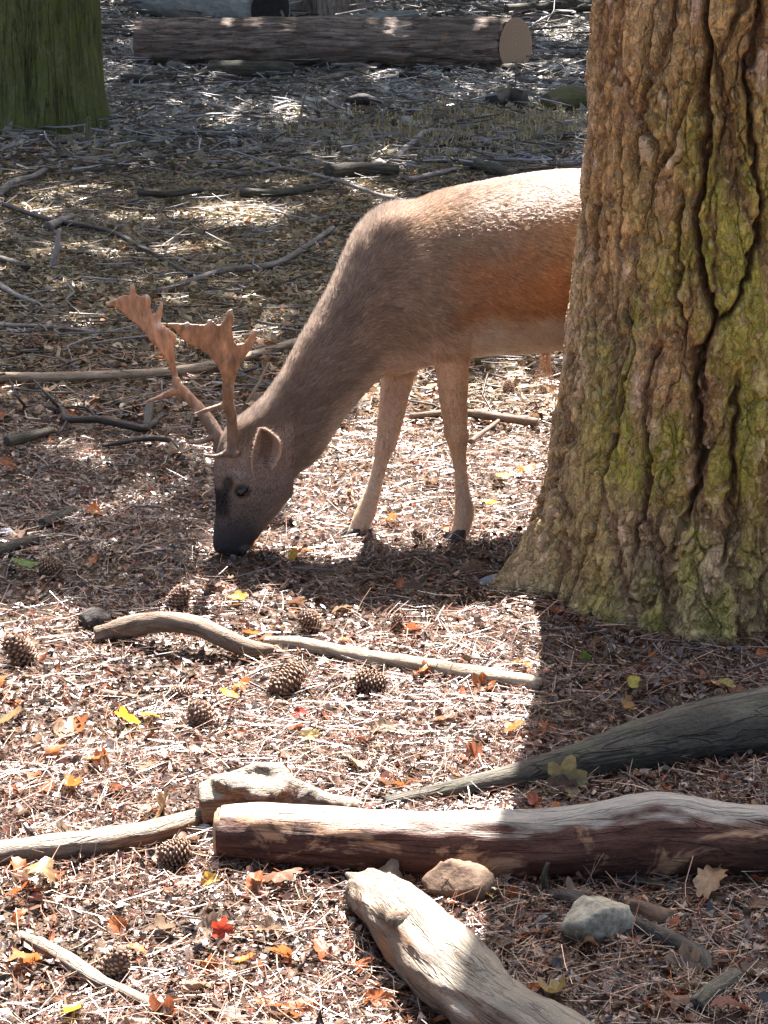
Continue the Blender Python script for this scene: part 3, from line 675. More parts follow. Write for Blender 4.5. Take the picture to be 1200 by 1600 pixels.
# standing sticks and stalks
def upright(name, label, cat, a, b, rpx, mat, lean=0.0, seed=5):
    p = G(*a); s = psize(p); q = p + np.array([(b[0]-a[0])*s, lean, (a[1]-b[1])*s*1.04])
    m = (p+q)/2 + np.array([.01*(1 if seed % 2 else -1), 0, 0])
    r = rpx*s
    return tube_thing(name, label, cat, np.array([p-[0, 0, .02], m, q]), [r, r*.9, r*.6], M[mat], 8, 16, .12, .05, seed)
upright('upright_stick', 'bright white stick standing in a sun patch at left', 'stick', (78, 420), (93, 362), 5, 'twig_pale', .05, 7)
upright('dry_stalk', 'thin dry stalk standing above the shaded grass', 'stalk', (467, 206), (482, 138), 2.2, 'branch_tan', 0, 8)
upright('upright_stick', 'thin twig standing in front of the log\'s cut end', 'stick', (800, 160), (806, 98), 1.6, 'twig_grey', 0, 9)
upright('upright_stick', 'short white stick standing in brush at centre back', 'stick', (597, 195), (601, 168), 3, 'twig_pale', 0, 10)
upright('upright_stick', 'short stub rising from the dark stick near mossy trunk', 'stick', (308, 126), (300, 105), 4, 'twig_dark', 0, 11)
upright('mossy_stub', 'yellow-green mossy stub at the right foot of mossy trunk', 'stub', (141, 232), (141, 185), 5, 'moss_wood', 0, 12)
upright('dry_stalk', 'tan dry bracken stalk leaning behind the deer\'s neck', 'stalk', (374, 640), (420, 572), 3, 'branch_tan', .05, 13)
upright('upright_stick', 'mossy twig stub under the foreground log in shade', 'stick', (862, 1400), (855, 1345), 6, 'log_slate', 0, 14)

# long felled log with its pale sawn end
def felled():
    L = G(215, 63, .205); Rr = G(822, 70, .235)
    d = (Rr-L); P = np.array([L, L+d*.33+[0, 0, .005], L+d*.66, Rr])
    V, F, tc = tube_geo(P, [.2, .215, .225, .235], 300, 72, .06, .16, 121, fq=1.8)
    n = d/np.linalg.norm(d); c = Rr - n*.10
    fw = n + np.array([0, -.62, .05]); fw /= np.linalg.norm(fw); a = np.cross(fw, [0, 0, 1.0]); a /= np.linalg.norm(a); b = np.cross(fw, a)
    ov = (V-c)@fw; V = V - n*(np.maximum(ov, 0)/(n@fw))[:, None]          # the oblique saw cut
    base = np.array([P[1][0], P[1][1], 0]); o = mk('felled_log', V-base, F, M['log_bark'], None, {'tc': tc}); o.location = base.tolist()
    tag(o, 'long felled log with rough bark and pale sawn end across the back', 'log')
    st = 1/(n@fw); ah = a - fw*0
    V = []; s = 48; rings = (0, .2, .4, .6, .8, .97, 1.0)
    ex = 1/(n@fw); e1 = a; e2 = b
    for q in rings:
        for t in np.linspace(0, 2*math.pi, s, endpoint=False):
            k = .236*(1+.015*math.sin(3*t))*q
            V.append(c + e1*math.cos(t)*k*ex + e2*math.sin(t)*k + fw*(.014-.004*(q > .95)))
    V = np.array(V); m = len(rings)
    F = np.array([[i*s+j, (i+1)*s+j, (i+1)*s+(j+1) % s, i*s+(j+1) % s] for i in range(m-1) for j in range(s)])
    tcs = np.stack([np.linalg.norm(V-c, axis=1), V[:, 2]*.02, V[:, 2]*.02], -1)
    mk('sawn_end', local(V, o), F, M['rings'], o, {'tc': tcs})
def mat_rings():
    m, nt, out = new_mat('growth_rings'); tc = attr(nt, 'tc').outputs['Vector']
    w = nt.nodes.new('ShaderNodeTexWave'); w.inputs['Scale'].default_value = 9; w.inputs['Distortion'].default_value = 7; w.inputs['Detail'].default_value = 4; nt.links.new(tc, w.inputs[0])
    p = nd(nt, 'BsdfPrincipled', Roughness=.8)
    nt.links.new(ramp(nt, w.outputs['Fac'], [(.1, (.29, .195, .115)), (.9, (.345, .24, .148))]), p.inputs['Base Color']); nt.links.new(p.outputs[0], out.inputs[0]); return m
M['rings'] = mat_rings()
felled()
# pale log behind with its dark end
def pale_log():
    e = G(422, 17, .23); a = e + np.array([-1.6, 2.2, 0.05])
    o = tube_thing('felled_log', 'pale green-grey log behind with a dark round end', 'log', np.array([e, (e+a)/2, a]), [.27, .26, .25], M['log_pale'], 30, 40, .06, .02, 131)
    cut_end(o, e, e-a, .262, M['twig_dark2'], 4, 'dark_end')
M['twig_dark2'] = mat_simple('shaded_end', (.010, .010, .011), (.03, .028, .026), 20)  # end face painted near black for the shadow on it
pale_log()
P, R = gp([(460, 34), (560, 30), (650, 26)], [7, 8, 7], .8)
tube_thing('felled_log', 'slender pale pole lying behind the long felled log', 'log', P, R, M['log_pale'], 14, 30, .1, .05, 133)
P, R = gp([(790, 16), (850, 13), (925, 10)], [8, 9, 8], .8)
tube_thing('felled_log', 'dark mossy log at top right beside the pine', 'log', P, R, M['log_slate'], 14, 30, .1, .05, 134)
P, R = gp([(330, 108), (390, 110), (455, 108)], [14, 14, 11], .8)
o = tube_thing('cut_branch', 'short cut mossy branch in the brush before the felled log', 'branch', P, R, M['log_slate'], 18, 30, .08, .05, 135)
cut_end(o, P[0], P[0]-P[1], R[0]*.96, M['cutwood'], 3); cut_end(o, P[-1], P[-1]-P[-2], R[-1]*.96, M['moss_end'] if 'moss_end' in M else M['cutwood'], 5)
P, R = gp([(768, 158), (792, 152), (818, 156)], [11, 14, 13], .8)
tube_thing('wood_chunk', 'dark broken stump chunk with bright top behind the deer\'s back', 'wood', P, R, M['twig_dark'], 14, 20, .25, .12, 136)
P, R = gp([(852, 160), (885, 155), (930, 158)], [13, 18, 18], .8)
tube_thing('wood_chunk', 'mossy green log chunk right beside the pine trunk', 'wood', P, R, M['moss_wood'], 16, 22, .25, .12, 137)
P, R = gp([(540, 158), (566, 156), (596, 160)], [6, 9, 6], .8)
tube_thing('wood_chunk', 'dark chunk filling a shadowy hole in the brush at centre back', 'wood', P, R, M['twig_dark'], 12, 18, .25, .12, 138)  # dark solid stands in for the shade inside a gap in the brush
P, R = gp([(624, 118), (640, 117), (656, 120)], [4, 6, 5], .8)
tube_thing('wood_chunk', 'small dark chunk below the felled log\'s middle', 'wood', P, R, M['twig_dark'], 10, 14, .25, .12, 139)

# ------------------------------------------------------------------ stones
def stone(label, px, py, sx, sy, mat, seed, h=.7):
    c = G(px, py+sy*.35); s = psize(c); V, F, _ = ellipsoid((0, 0, 0), (1, 1, 1), None, 36, 22)
    rs_ = np.random.default_rng(seed); Nn = rs_.normal(size=(10, 3)); Nn /= np.linalg.norm(Nn, axis=1)[:, None]; dd = .5+.25*rs_.random(10); q = V@Nn.T
    rr = np.min(np.where(q > .25, dd/np.maximum(q, .25), 1.15), 1); V = V*(rr*(1+.10*fbm(V*4+seed, 5, seed, .6)))[:, None]
    V = V*np.array([sx*s, sx*s*.75, sy*s*h*1.25]); V[:, 2] += sy*s*.45
    o = mk('stone', V, F, M[mat]); o.location = c.tolist(); tag(o, label, 'stone')
stone('angular pale lichened stone in shade below foreground log', 930, 1450, 56, 52, 'stone', 4, .95)
stone('rounded brown stone tucked under the foreground log', 710, 1388, 60, 42, 'stone_brown', 5)
stone('dull dark stone right of the pale stone in shade', 1000, 1425, 50, 26, 'stone_brown', 6)
stone('flat bluish grey stone beside the pine root in deer\'s shadow', 765, 910, 34, 13, 'stone_grey', 7, .5)
stone('small grey stone by left edge level with the deer\'s nose', 10, 834, 18, 12, 'stone_grey', 8)
stone('pale slab of stone right of the felled log\'s sawn end', 880, 108, 30, 11, 'stone_grey', 9)
stone('dark half-sunk stone left of the hollow wood\'s end', 322, 1302, 18, 14, 'stone_grey', 10)

# ------------------------------------------------------------------ pine cones
def cone_mesh(seed, open_=1.0):
    r = np.random.default_rng(seed); parts = [ellipsoid((0, 0, 0), (.62, .62, .95), None, 14, 10)]; cols = [np.tile([.09, .05, .03, 1], (len(parts[0][0]), 1))]
    n = 120; ga = 2.39996
    for k in range(n):
        t = (k+.5)/n; zc = -.85+1.75*t; rad = .62*math.sqrt(max(.02, 1-(zc/1.02)**2)); a = k*ga + r.normal()*.05
        d = np.array([math.cos(a), math.sin(a), 0]); s = np.array([-math.sin(a), math.cos(a), 0]); up = np.array([0, 0, 1.0])
        o = (d*(1-.25*t) + up*(.35+.9*t)*.7); o /= np.linalg.norm(o); ln = (.34-.14*t)*open_*(1+.12*r.normal()); w = .17*(1-.35*t)
        b = d*rad*.82+up*(zc-.1); e = b+o*ln; nn = np.cross(s, o)
        tipn = nn*.07
        V = np.array([b-s*w*.4, b+s*w*.4, e+s*w-o*.06, e-s*w-o*.06, e+o*.05+tipn*.3, e-s*w*.7+tipn-o*.05, e+s*w*.7+tipn-o*.05, e-s*w*.7-tipn-o*.08, e+s*w*.7-tipn-o*.08])
        F3 = np.array([[5, 6, 4], [6, 2, 4], [2, 8, 4], [8, 7, 4], [7, 3, 4], [3, 5, 4]]); F4 = np.array([[0, 1, 6, 5], [1, 0, 7, 8]])
        parts.append((V, [F4, F3], V)); c = np.array([.16, .085, .05]); cl = np.tile([*c, 1], (9, 1))*1.0; cl[4:7, :3] = np.array([.34, .22, .14])*(1+.2*r.normal()); cl[:2, :3] = [.07, .04, .025]; cl[:, :3] = np.clip(cl[:, :3], .02, .6); cols.append(cl)
    V, F, _ = join_geo(parts); return V, F, np.vstack(cols)
cone_me = []
for s in range(3):
    V, F, cl = cone_mesh(s, (1.0, 1.25, .85)[s]); o = mk('pine_cone', V, F, M['cone'], None, {'col': cl}, smooth=False); cone_me.append(o.data); bpy.data.objects.remove(o)
CONES = [(28, 1014, 29, 'big closed pine cone at left edge beside dark bark lump'), (80, 886, 22, 'dark shaded pine cone next to the green leaf at left'), (280, 934, 24, 'dark upright pine cone above the crooked branch'),
 (482, 968, 20, 'pine cone above the straight tan branch, left of another'), (620, 973, 17, 'pine cone above the tan branch nearest the deer\'s shadow'), (446, 1064, 31, 'large open pine cone just below the tan branch'),
 (312, 1115, 28, 'open pine cone right of the bright yellow leaf'), (580, 1066, 23, 'pine cone below the tan branch at picture centre'), (182, 1506, 29, 'big pine cone beside the split strip at lower left'),
 (272, 1332, 30, 'dark pine cone in the shade of foreground log\'s left end'), (655, 834, 14, 'small pine cone between the deer\'s front hooves'), (284, 1082, 15, 'small pine cone straight above the one by yellow leaf'),
 (1124, 1084, 13, 'small dark pine cone on the shaded slope of the grey branch'), (52, 538, 18, 'shaded pine cone at left beside thin twigs'), (795, 605, 15, 'dark pine cone under the deer\'s belly near the pine'),
 (505, 1120, 20, 'brown pine cone left of small red leaf cluster'), (1085, 1490, 12, 'tiny cone by the knobbly dark branch')]
for k, (x, y, rp, lab) in enumerate(CONES[:-2]):
    s = psize(G(x, y)); r = rp*s; p = G(x, y, r*.58+.012)
    o = bpy.data.objects.new('pine_cone', cone_me[k % 3]); C.objects.link(o); o.location = p.tolist(); q_ = .78+.3*rng.random(); o.scale = (r*q_*(.92+.16*rng.random()), r*q_, r*q_*(.85+.35*rng.random()))
    o.rotation_euler = (rng.normal()*.9+ (1.2 if k % 2 else .5), rng.normal()*.6, rng.random()*6.3); tag(o, lab, 'pine cone', 'pine cones on the forest floor')

# ------------------------------------------------------------------ the fallow buck
SY0, SX0, SLOPE = 5.38, 0.10, 0.38        # the plane through its spine
PSI = math.atan(SLOPE); LAT = np.array([math.sin(PSI), -math.cos(PSI), 0.0])     # towards the viewer's side
def SP(px, py, off=0.0):
    d = ray(px, py); y0 = SY0 - off/math.cos(PSI)
    t = (y0 + SLOPE*(CAMP[0]-SX0) - CAMP[1])/(d[1]-SLOPE*d[0]); return CAMP + d*t
def loft(st, n=44, egg=0.0, power=.92, lat=LAT):
    """st: (top px, bottom px, half width m, lateral offset)"""
    T = np.array([[*a, *b, w, o] for a, b, w, o in st], float); S = catmull(T, len(st)*5) if len(st) > 2 else T
    V = []; t = np.linspace(0, 2*math.pi, n, endpoint=False)
    for s in S:
        a, b = SP(s[0], s[1], s[5]), SP(s[2], s[3], s[5]); c, u = (a+b)/2, (a-b)/2
        sn = np.sign(np.sin(t))*np.abs(np.sin(t))**power
        wv = s[4]*sn*(1-egg*np.cos(t))
        V.append(c + u*np.cos(t)[:, None] + lat*wv[:, None])
    m = len(V); V = np.vstack(V); i = np.arange(m-1)[:, None]*n; j = np.arange(n)[None, :]; j2 = (j+1) % n
    F = [np.stack([i+j, i+n+j, i+n+j2, i+j2], -1).reshape(-1, 4)]
    c0, c1 = len(V), len(V)+1; V = np.vstack([V, V[:n].mean(0), V[-n:].mean(0)]); jj = np.arange(n); jn = (jj+1) % n
    F.append(np.stack([np.full(n, c0), jj, jn], -1)); F.append(np.stack([np.full(n, c1), (m-1)*n+jn, (m-1)*n+jj], -1))
    return V, F, V.copy()
def leg_loft(st, n=24):
    """st: (px, py, half length px, half width m, lateral offset); cut level"""
    S = catmull(np.array(st, float), len(st)*5); V = []; t = np.linspace(0, 2*math.pi, n, endpoint=False)
    for x, y, hp, hw, off in S:
        c = SP(x, y, off); a = SP(x-hp, y, off); f = a-c
        V.append(c + f*np.cos(t)[:, None] + LAT*hw*np.sin(t)[:, None])
    m = len(V); V = np.vstack(V); i = np.arange(m-1)[:, None]*n; j = np.arange(n)[None, :]; j2 = (j+1) % n
    F = [np.stack([i+j, i+j2, i+n+j2, i+n+j], -1).reshape(-1, 4)]
    c0, c1 = len(V), len(V)+1; V = np.vstack([V, V[:n].mean(0), V[-n:].mean(0)]); jj = np.arange(n); jn = (jj+1) % n
    F.append(np.stack([np.full(n, c0), jn, jj], -1)); F.append(np.stack([np.full(n, c1), (m-1)*n+jj, (m-1)*n+jn], -1))
    return V, F, V.copy()
HO = 0.02
body_st = [((1085, 345), (1078, 410), .03, 0), ((1068, 312), (1058, 455), .10, 0), ((1035, 287), (1025, 500), .15, 0), ((985, 272), (978, 530), .175, 0), ((940, 267), (930, 538), .182, 0), ((880, 268), (872, 543), .188, 0),
 ((815, 276), (810, 549), .19, 0), ((750, 288), (752, 552), .185, 0), ((700, 301), (702, 560), .17, 0), ((655, 319), (660, 570), .15, 0), ((615, 324), (628, 579), .132, 0), ((588, 338), (612, 584), .12, 0),
 ((565, 362), (598, 586), .112, 0), ((546, 398), (584, 592), .104, 0), ((528, 440), (566, 610), .094, .0), ((508, 477), (546, 634), .086, .0), ((484, 517), (526, 661), .078, .005), ((462, 557), (508, 690), .070, .01), ((441, 594), (490, 716), .064, .012),
 ((416, 627), (465, 738), .058, .016), ((390, 650), (456, 752), .058, HO), ((366, 668), (455, 772), .064, HO), ((346, 694), (443, 786), .066, HO), ((336, 724), (432, 801), .063, HO), ((336, 754), (421, 816), .053, HO), ((338, 784), (410, 829), .042, HO),
 ((337, 810), (401, 841), .036, HO), ((334, 834), (391, 853), .034, HO), ((332, 850), (384, 864), .030, HO), ((336, 863), (376, 873), .018, HO)]
NEAR = [(672, 430, 40, .035, .10), (684, 480, 42, .045, .115), (697, 520, 36, .05, .118), (704, 557, 27, .046, .115), (707, 594, 22.5, .040, .11), (709, 636, 19.5, .034, .108), (712, 662, 17, .031, .106), (713, 680, 17.5, .032, .106), (716, 707, 11.5, .021, .105), (720, 740, 9.5, .018, .105), (723, 773, 11, .020, .105), (726, 797, 15, .024, .105), (723, 815, 13.5, .023, .105), (718, 833, 14, .024, .105)]
FAR = [(640, 480, 34, .035, -.09), (632, 530, 34, .045, -.10), (626, 570, 27, .044, -.09), (622, 590, 24, .042, -.085), (617, 615, 21.5, .038, -.075), (610, 657, 18.5, .032, -.065), (606, 680, 16, .029, -.06), (602, 696, 15.5, .029, -.056), (596, 719, 11, .020, -.05), (587, 752, 11, .018, -.045), (578, 782, 13, .021, -.04), (569, 806, 15.5, .024, -.036), (562, 822, 13.5, .023, -.035), (555, 834, 14, .024, -.035)]
def hind(off, dx):
    return [(1005+dx, 400, 70, .05, off*.9), (995+dx, 470, 72, .065, off), (978+dx, 530, 52, .06, off), (975+dx, 575, 34, .045, off), (990+dx, 620, 22, .03, off), (1012+dx, 660, 17, .024, off), (1022+dx, 690, 14, .021, off), (1018+dx, 725, 11, .018, off), (1012+dx, 765, 11, .018, off), (1008+dx, 790, 15, .022, off), (1000+dx, 810, 13, .022, off), (994+dx, 824, 14, .024, off)]
HN, HF = hind(.10, -6), hind(-.10, 26)
def sph(px, py, off, rx, ry, rz, ang=0.0):
    """ellipsoid at a side-view pixel: rx along the body (m), ry sideways, rz up"""
    fwd = np.array([math.cos(PSI), math.sin(PSI), 0]); up = np.array([0, 0, 1.0]); c, s = math.cos(ang), math.sin(ang)
    return ellipsoid(SP(px, py, off), (rx, ry, rz), np.array([fwd*c+up*s, LAT, -fwd*s+up*c]), 22, 14)
parts = [loft(body_st), leg_loft(NEAR), leg_loft(FAR), leg_loft(HN), leg_loft(HF)]
parts += [sph(668, 470, .085, .10, .07, .17, .25), sph(668, 470, -.085, .10, .07, .17, .25),          # shoulders
          sph(628, 392, .035, .09, .06, .11, .3), sph(628, 392, -.035, .09, .06, .11, .3),
          sph(1000, 430, .075, .14, .085, .19), sph(1000, 430, -.075, .14, .085, .19),                # haunches
          sph(415, 770, HO+.035, .045, .024, .05, -.7), sph(415, 770, HO-.035, .045, .024, .05, -.7), # cheeks
          sph(374, 753, HO+.050, .032, .018, .014, -.5), sph(374, 753, HO-.050, .032, .018, .014, -.5), # brows
          sph(381, 783, HO+.046, .024, .014, .014, -.5), sph(381, 783, HO-.046, .024, .014, .014, -.5),
          sph(360, 706, HO+.036, .018, .018, .022), sph(360, 706, HO-.036, .018, .018, .022),         # pedicles
          sph(346, 852, HO, .022, .030, .016, -.3), sph(850, 540, .0, .02, .018, .025)]
V, F, _ = join_geo(parts)
dme = remeshed('body', V, F, .0055, 9)
DV, DN = mesh_np(dme)
deer = empty('fallow_deer', (float(SP(714, 843, .10)[0]), float(SP(714, 843, .10)[1]), 0.0))
tag(deer, 'grazing fallow buck with palmate antlers, head down, half hidden by the pine', 'deer')

def deer_col(V, N):
    px, py = project(V); lat = (V - SP(700, 450))@LAT
    A = lambda c: np.array(c)
    upper = A([.42, .29, .19]); rust = A([.56, .285, .135]); neck = A([.36, .29, .24]); cream = A([.85, .68, .53]); leg = A([.72, .46, .285]); face = A([.27, .218, .188]); muzz = A([.04, .035, .034]); chest = A([.8, .6, .45])
    nz = fbm(V*14, 3, 5); nzp = nz*36
    col = np.tile(upper, (len(V), 1))*1.0
    def mix(c, w):
        nonlocal col
        w = np.clip(w, 0, 1)[:, None]; col = col*(1-w) + c*w
    torso = sstep(660, 760, px+nzp)
    mix(rust, torso*sstep(385, 440, py+nzp)*(1-sstep(500, 535, py+nzp))*.85)
    mix(A([.25, .175, .13]), (1-sstep(305, 365, py+nzp))*sstep(600, 700, px)*.8)
    mix(neck, (1-sstep(490, 680, px+.45*(py-450)+nzp)))
    # throat and chest: pale fur with bounced ground light in the colour; belly
    low = np.interp(px, [455, 500, 560, 610, 660, 720, 800, 870, 960], [758, 705, 622, 586, 574, 555, 549, 543, 530])
    mix(chest, sstep(-54, -12, py-low+nzp*.4)*sstep(455, 520, px)*(1-sstep(665, 690, px))*(1-sstep(690, 720, py))*np.where(px > 585, py < 600, 1)*.8)
    mix(cream, sstep(-60, -28, py-low+nzp*.5)*sstep(705, 740, px)*(py < 600))
    # legs
    mix(leg, sstep(505, 580, py+nzp*.4)*(px > 540)*((px > 592) | (py > 660))*np.where(px > 670, 1, sstep(575, 595, py))*(1-((py < 562) & (px > 735))))
    mix(cream*.85, ((py > 585) & ((px > 592) | (py > 660)) & (px > 540) & (lat < -.01) & (px < 660))*.35)
    mix(A([.78, .57, .4]), sstep(690, 760, py)*(px > 530)*.6)
    # head
    hd = (1-sstep(455, 485, px))*sstep(650, 690, py+.4*(px-400))
    mix(A([.34, .255, .2]), hd*.8); mix(face*.8, hd*sstep(710, 790, py)*.9)
    mix(A([.05, .043, .04]), hd*sstep(758, 770, py)*(1-sstep(800, 820, py))*(1-sstep(352, 366, px)))
    mix(A([.07, .058, .052]), hd*sstep(780, 835, py+nzp*.4)*(1-sstep(385, 410, px-.3*(py-820)))*.8); mix(muzz, hd*sstep(805, 862, py+nzp*.3)*.97); mix(A([.2, .16, .13]), hd*(1-sstep(4, 9, np.hypot((px-386)*.6, py-858)))*.7)
    e = np.hypot((px-379)/1.15, (py-768)); mix(A([.30, .235, .17]), hd*(1-sstep(14, 22, e))*.35); mix(muzz, hd*(1-sstep(10, 13, e))*.8)
    mix(muzz*1.6, hd*(1-sstep(6, 11, np.hypot(px-356, (py-757)*.7)))*.85)
    mix(A([.24, .17, .12]), hd*(1-sstep(12, 30, np.hypot(px-378, py-690)))*.6)
    # spine stripe
    return col
dcol = deer_col(DV, DN)
set_attr(dme, 'col', np.hstack([dcol, np.ones((len(dcol), 1))]))
dme.vertices.foreach_set('co', local(DV, deer).astype(np.float32).ravel()); dme.materials.append(M['deerskin'])
body = bpy.data.objects.new('body', dme); C.objects.link(body); body.parent = deer

def hair_mat(name):
    m, nt, out = new_mat(name); a = attr(nt, 'hcol').outputs['Color']
    d = nd(nt, 'BsdfDiffuse'); nt.links.new(a, d.inputs['Color'])
    t = nd(nt, 'BsdfTranslucent'); nt.links.new(a, t.inputs['Color'])
    mx = nd(nt, 'MixShader', Fac=.48); nt.links.new(d.outputs[0], mx.inputs[1]); nt.links.new(t.outputs[0], mx.inputs[2])
    h1 = nt.nodes.new('ShaderNodeBsdfHairPrincipled'); h1.model = 'CHIANG'; h1.parametrization = 'COLOR'; nt.links.new(a, h1.inputs['Color']); h1.inputs['Roughness'].default_value = .22; h1.inputs['Radial Roughness'].default_value = .35
    m2 = nd(nt, 'MixShader', Fac=.28); nt.links.new(mx.outputs[0], m2.inputs[1]); nt.links.new(h1.outputs[0], m2.inputs[2]); nt.links.new(m2.outputs[0], out.inputs[0])
    return m
M['fur'] = hair_mat('deer_fur')
def hair_obj(name, pts, rad, col, parent):
    """pts (n,k,3)"""
    n, k, _ = pts.shape; hc = bpy.data.hair_curves.new(name); hc.add_curves([k]*n)
    hc.attributes['position'].data.foreach_set('vector', pts.astype(np.float32).ravel())
    ra = hc.attributes.get('radius') or hc.attributes.new('radius', 'FLOAT', 'POINT')
    ra.data.foreach_set('value', rad.astype(np.float32).ravel())
    ca = hc.attributes.new('hcol', 'FLOAT_COLOR', 'CURVE'); ca.data.foreach_set('color', np.hstack([col, np.ones((n, 1))]).astype(np.float32).ravel())
    hc.materials.append(M['fur']); o = bpy.data.objects.new(name, hc); C.objects.link(o); o.parent = parent
    return tag(o, kind='stuff')
def grow_fur(n):
    me = dme; me.calc_loop_triangles(); tri = np.empty(len(me.loop_triangles)*3, np.int32); me.loop_triangles.foreach_get('vertices', tri); tri = tri.reshape(-1, 3)
    A, B, Cc = DV[tri[:, 0]], DV[tri[:, 1]], DV[tri[:, 2]]; cr = np.cross(B-A, Cc-A); ar = np.linalg.norm(cr, axis=1)
    cen = (A+B+Cc)/3; px, py = project(cen)
    vis = np.where((px > 985), .12, 1.0)*np.where(((cen-SP(700, 450))@LAT < -.06), .45, 1.0); hw = np.where(px < 480, 1.7, 1.0)*np.where(py > 600, 1.5, 1)
    pr = ar*vis*hw; pr /= pr.sum(); ti = rng.choice(len(tri), n, p=pr); u = rng.random((n, 2)); f = u.sum(1) > 1; u[f] = 1-u[f]
    P = A[ti]+(B-A)[ti]*u[:, :1]+(Cc-A)[ti]*u[:, 1:]
    w = np.stack([1-u.sum(1), u[:, 0], u[:, 1]], 1)
    N = (DN[tri[ti]]*w[..., None]).sum(1); N /= np.linalg.norm(N, axis=1)[:, None]
    col = (dcol[tri[ti]]*w[..., None]).sum(1); px, py = project(P)
    FW = np.array([math.cos(PSI), math.sin(PSI), 0]); UP = np.array([0, 0, 1.0])
    legw = sstep(540, 585, py)*(px > 540)*((px > 592) | (py > 660))*np.where(px > 670, 1, sstep(575, 600, py)); neckw = (1-sstep(560, 680, px+.4*(py-450))); headw = (1-sstep(450, 475, px))*sstep(655, 700, py+.4*(px-400))
    flow = FW*.9+UP*-.35
    flow = np.tile(flow, (n, 1)); nk = FW*.62+UP*.45
    flow = flow*(1-neckw[:, None])+nk*neckw[:, None]; hdv = FW*.30+UP*.9; flow = flow*(1-headw[:, None])+hdv*headw[:, None]; flow = flow*(1-legw[:, None])+(-UP+FW*.1)*legw[:, None]
    flow = flow + .28*np.stack([fbm(P*9, 2, 61), fbm(P*9, 2, 62), fbm(P*9, 2, 63)], -1) + .16*rng.normal(size=(n, 3))
    flow -= N*np.sum(flow*N, 1)[:, None]; flow /= np.linalg.norm(flow, axis=1)[:, None]+1e-6
    ln = .017*(1-neckw) + .021*neckw; ln = np.where(legw > .5, .009, ln); ln = ln*(1-headw)+.0065*headw
    eye = np.hypot(px-379, py-768) < 10; muz = (px < 400) & (py > 840)
    ln = ln*(.6+.8*rng.random(n)); ln[eye] *= .15; ln *= 1-.75*headw*sstep(805, 862, py)
    lift = .32+.18*rng.random(n) + .4*neckw*(1-headw)*np.clip(N[:, 2]*1.6, 0, 1); lift = lift[:, None]
    t = np.array([0, .4, .75, 1.0]); L = ln[:, None]
    pts = np.stack([P - N*.001 + (flow*k + N*(lift*k - .16*k*k))*L for k in t], 1)
    rad = np.stack([np.full(n, .00034), np.full(n, .0003), np.full(n, .00022), np.full(n, .00006)], 1)
    v = np.exp(.34*rng.normal(size=n) + .35*fbm(P*np.array([30, 30, 55]), 3, 66)); salt = (rng.random(n) < np.where(py < 340, .22, .13))*(1-headw)*(py < 480); col = col*v[:, None]; col = col*(1-salt[:, None]*.55)+np.array([.75, .66, .56])*salt[:, None]*.55  # pale grizzled hairs, made denser on the back to paint its sun rim
    hair_obj('fur', local(pts, deer), rad, np.clip(col, .008, .8), deer)
grow_fur(300000)
# tuft under the belly
nt_ = 60; c = SP(850, 545, .0); e = SP(843, 612, .0)
r0 = rng.normal(size=(nt_, 3))*np.array([.008, .008, .004]); tp = e + rng.normal(size=(nt_, 3))*np.array([.026, .014, .03])
pts = np.stack([c+r0+(tp-c-r0)*k + (rng.normal(size=(nt_, 3))*.003 if 0 < k < 1 else 0) + np.array([.010*math.sin(k*2.5), 0, 0]) for k in (0, .33, .66, 1)], 1)
hair_obj('hair_tuft', local(pts, deer), np.tile([.0005, .0005, .0004, .0002], (nt_, 1)), np.array([.75, .42, .2])*(.7+.6*rng.random((nt_, 1))), deer)

# hooves: two claws each
def hoof(px, py, off, fx):
    b = SP(px, py, off); s = psize(b); fw = -np.array([math.cos(PSI), math.sin(PSI), 0]); parts = []
    for sd in (-1, 1):
        V = []; n = 14
        for z, ln_, w, sh in ((-.004, .034, .0145, .010), (.006, .033, .0145, .008), (.018, .026, .0135, .002), (.030, .019, .012, -.004), (.036, .012, .009, -.006)):
            for t in np.linspace(0, 2*math.pi, n, endpoint=False):
                cx = math.cos(t); x = ln_*(cx if cx < 0 else cx**.8*1.15)*(1 if cx > 0 else .8); y = w*math.sin(t)*(1-.35*max(0, cx))
                V.append(b + fw*(x+sh) + LAT*(y+sd*.0145) + np.array([0, 0, z]))
        V = np.array(V); m = 5; i = np.arange(m-1)[:, None]*n; j = np.arange(n)[None, :]; j2 = (j+1) % n
        F = [np.stack([i+j, i+j2, i+n+j2, i+n+j], -1).reshape(-1, 4), np.stack([np.zeros(n-2, int), np.arange(2, n), np.arange(1, n-1)], -1), (m-1)*n+np.stack([np.zeros(n-2, int), np.arange(1, n-1), np.arange(2, n)], -1)]
        parts.append((V, F, V))
    V, F, _ = join_geo(parts); mk('hoof', local(V, deer), F, M['hoof'], deer)
    for sd in (-1, 1):
        V, F, _ = ellipsoid(b - fw*.028 + LAT*.012*sd + np.array([0, 0, .062]), (.007, .006, .012), None, 10, 8); mk('dewclaw', local(V, deer), F, M['hoof'], deer)
hoof(715, 844, .105, 1); hoof(551, 843, -.035, 1); hoof(NXT[0], NXT[1], .10, 1) if 'NXT' in globals() else hoof(HN[-1][0]-4, HN[-1][1]+9, .10, 1); hoof(HF[-1][0]-4, HF[-1][1]+9, -.10, 1)

# eyes
def mat_eye():
    m, nt, out = new_mat('eye_gloss'); p = nd(nt, 'BsdfPrincipled', Roughness=.06); p.inputs['Base Color'].default_value = (.008, .006, .005, 1); p.inputs['Specular IOR Level'].default_value = .6
    nt.links.new(p.outputs[0], out.inputs[0]); return m
M['eye'] = mat_eye()
for sd in (1, -1):
    V, F, _ = sph(379, 767, HO+sd*.056, .0180, .012, .0135, .75); e = mk('eye', local(V, deer), F, M['eye'], deer)

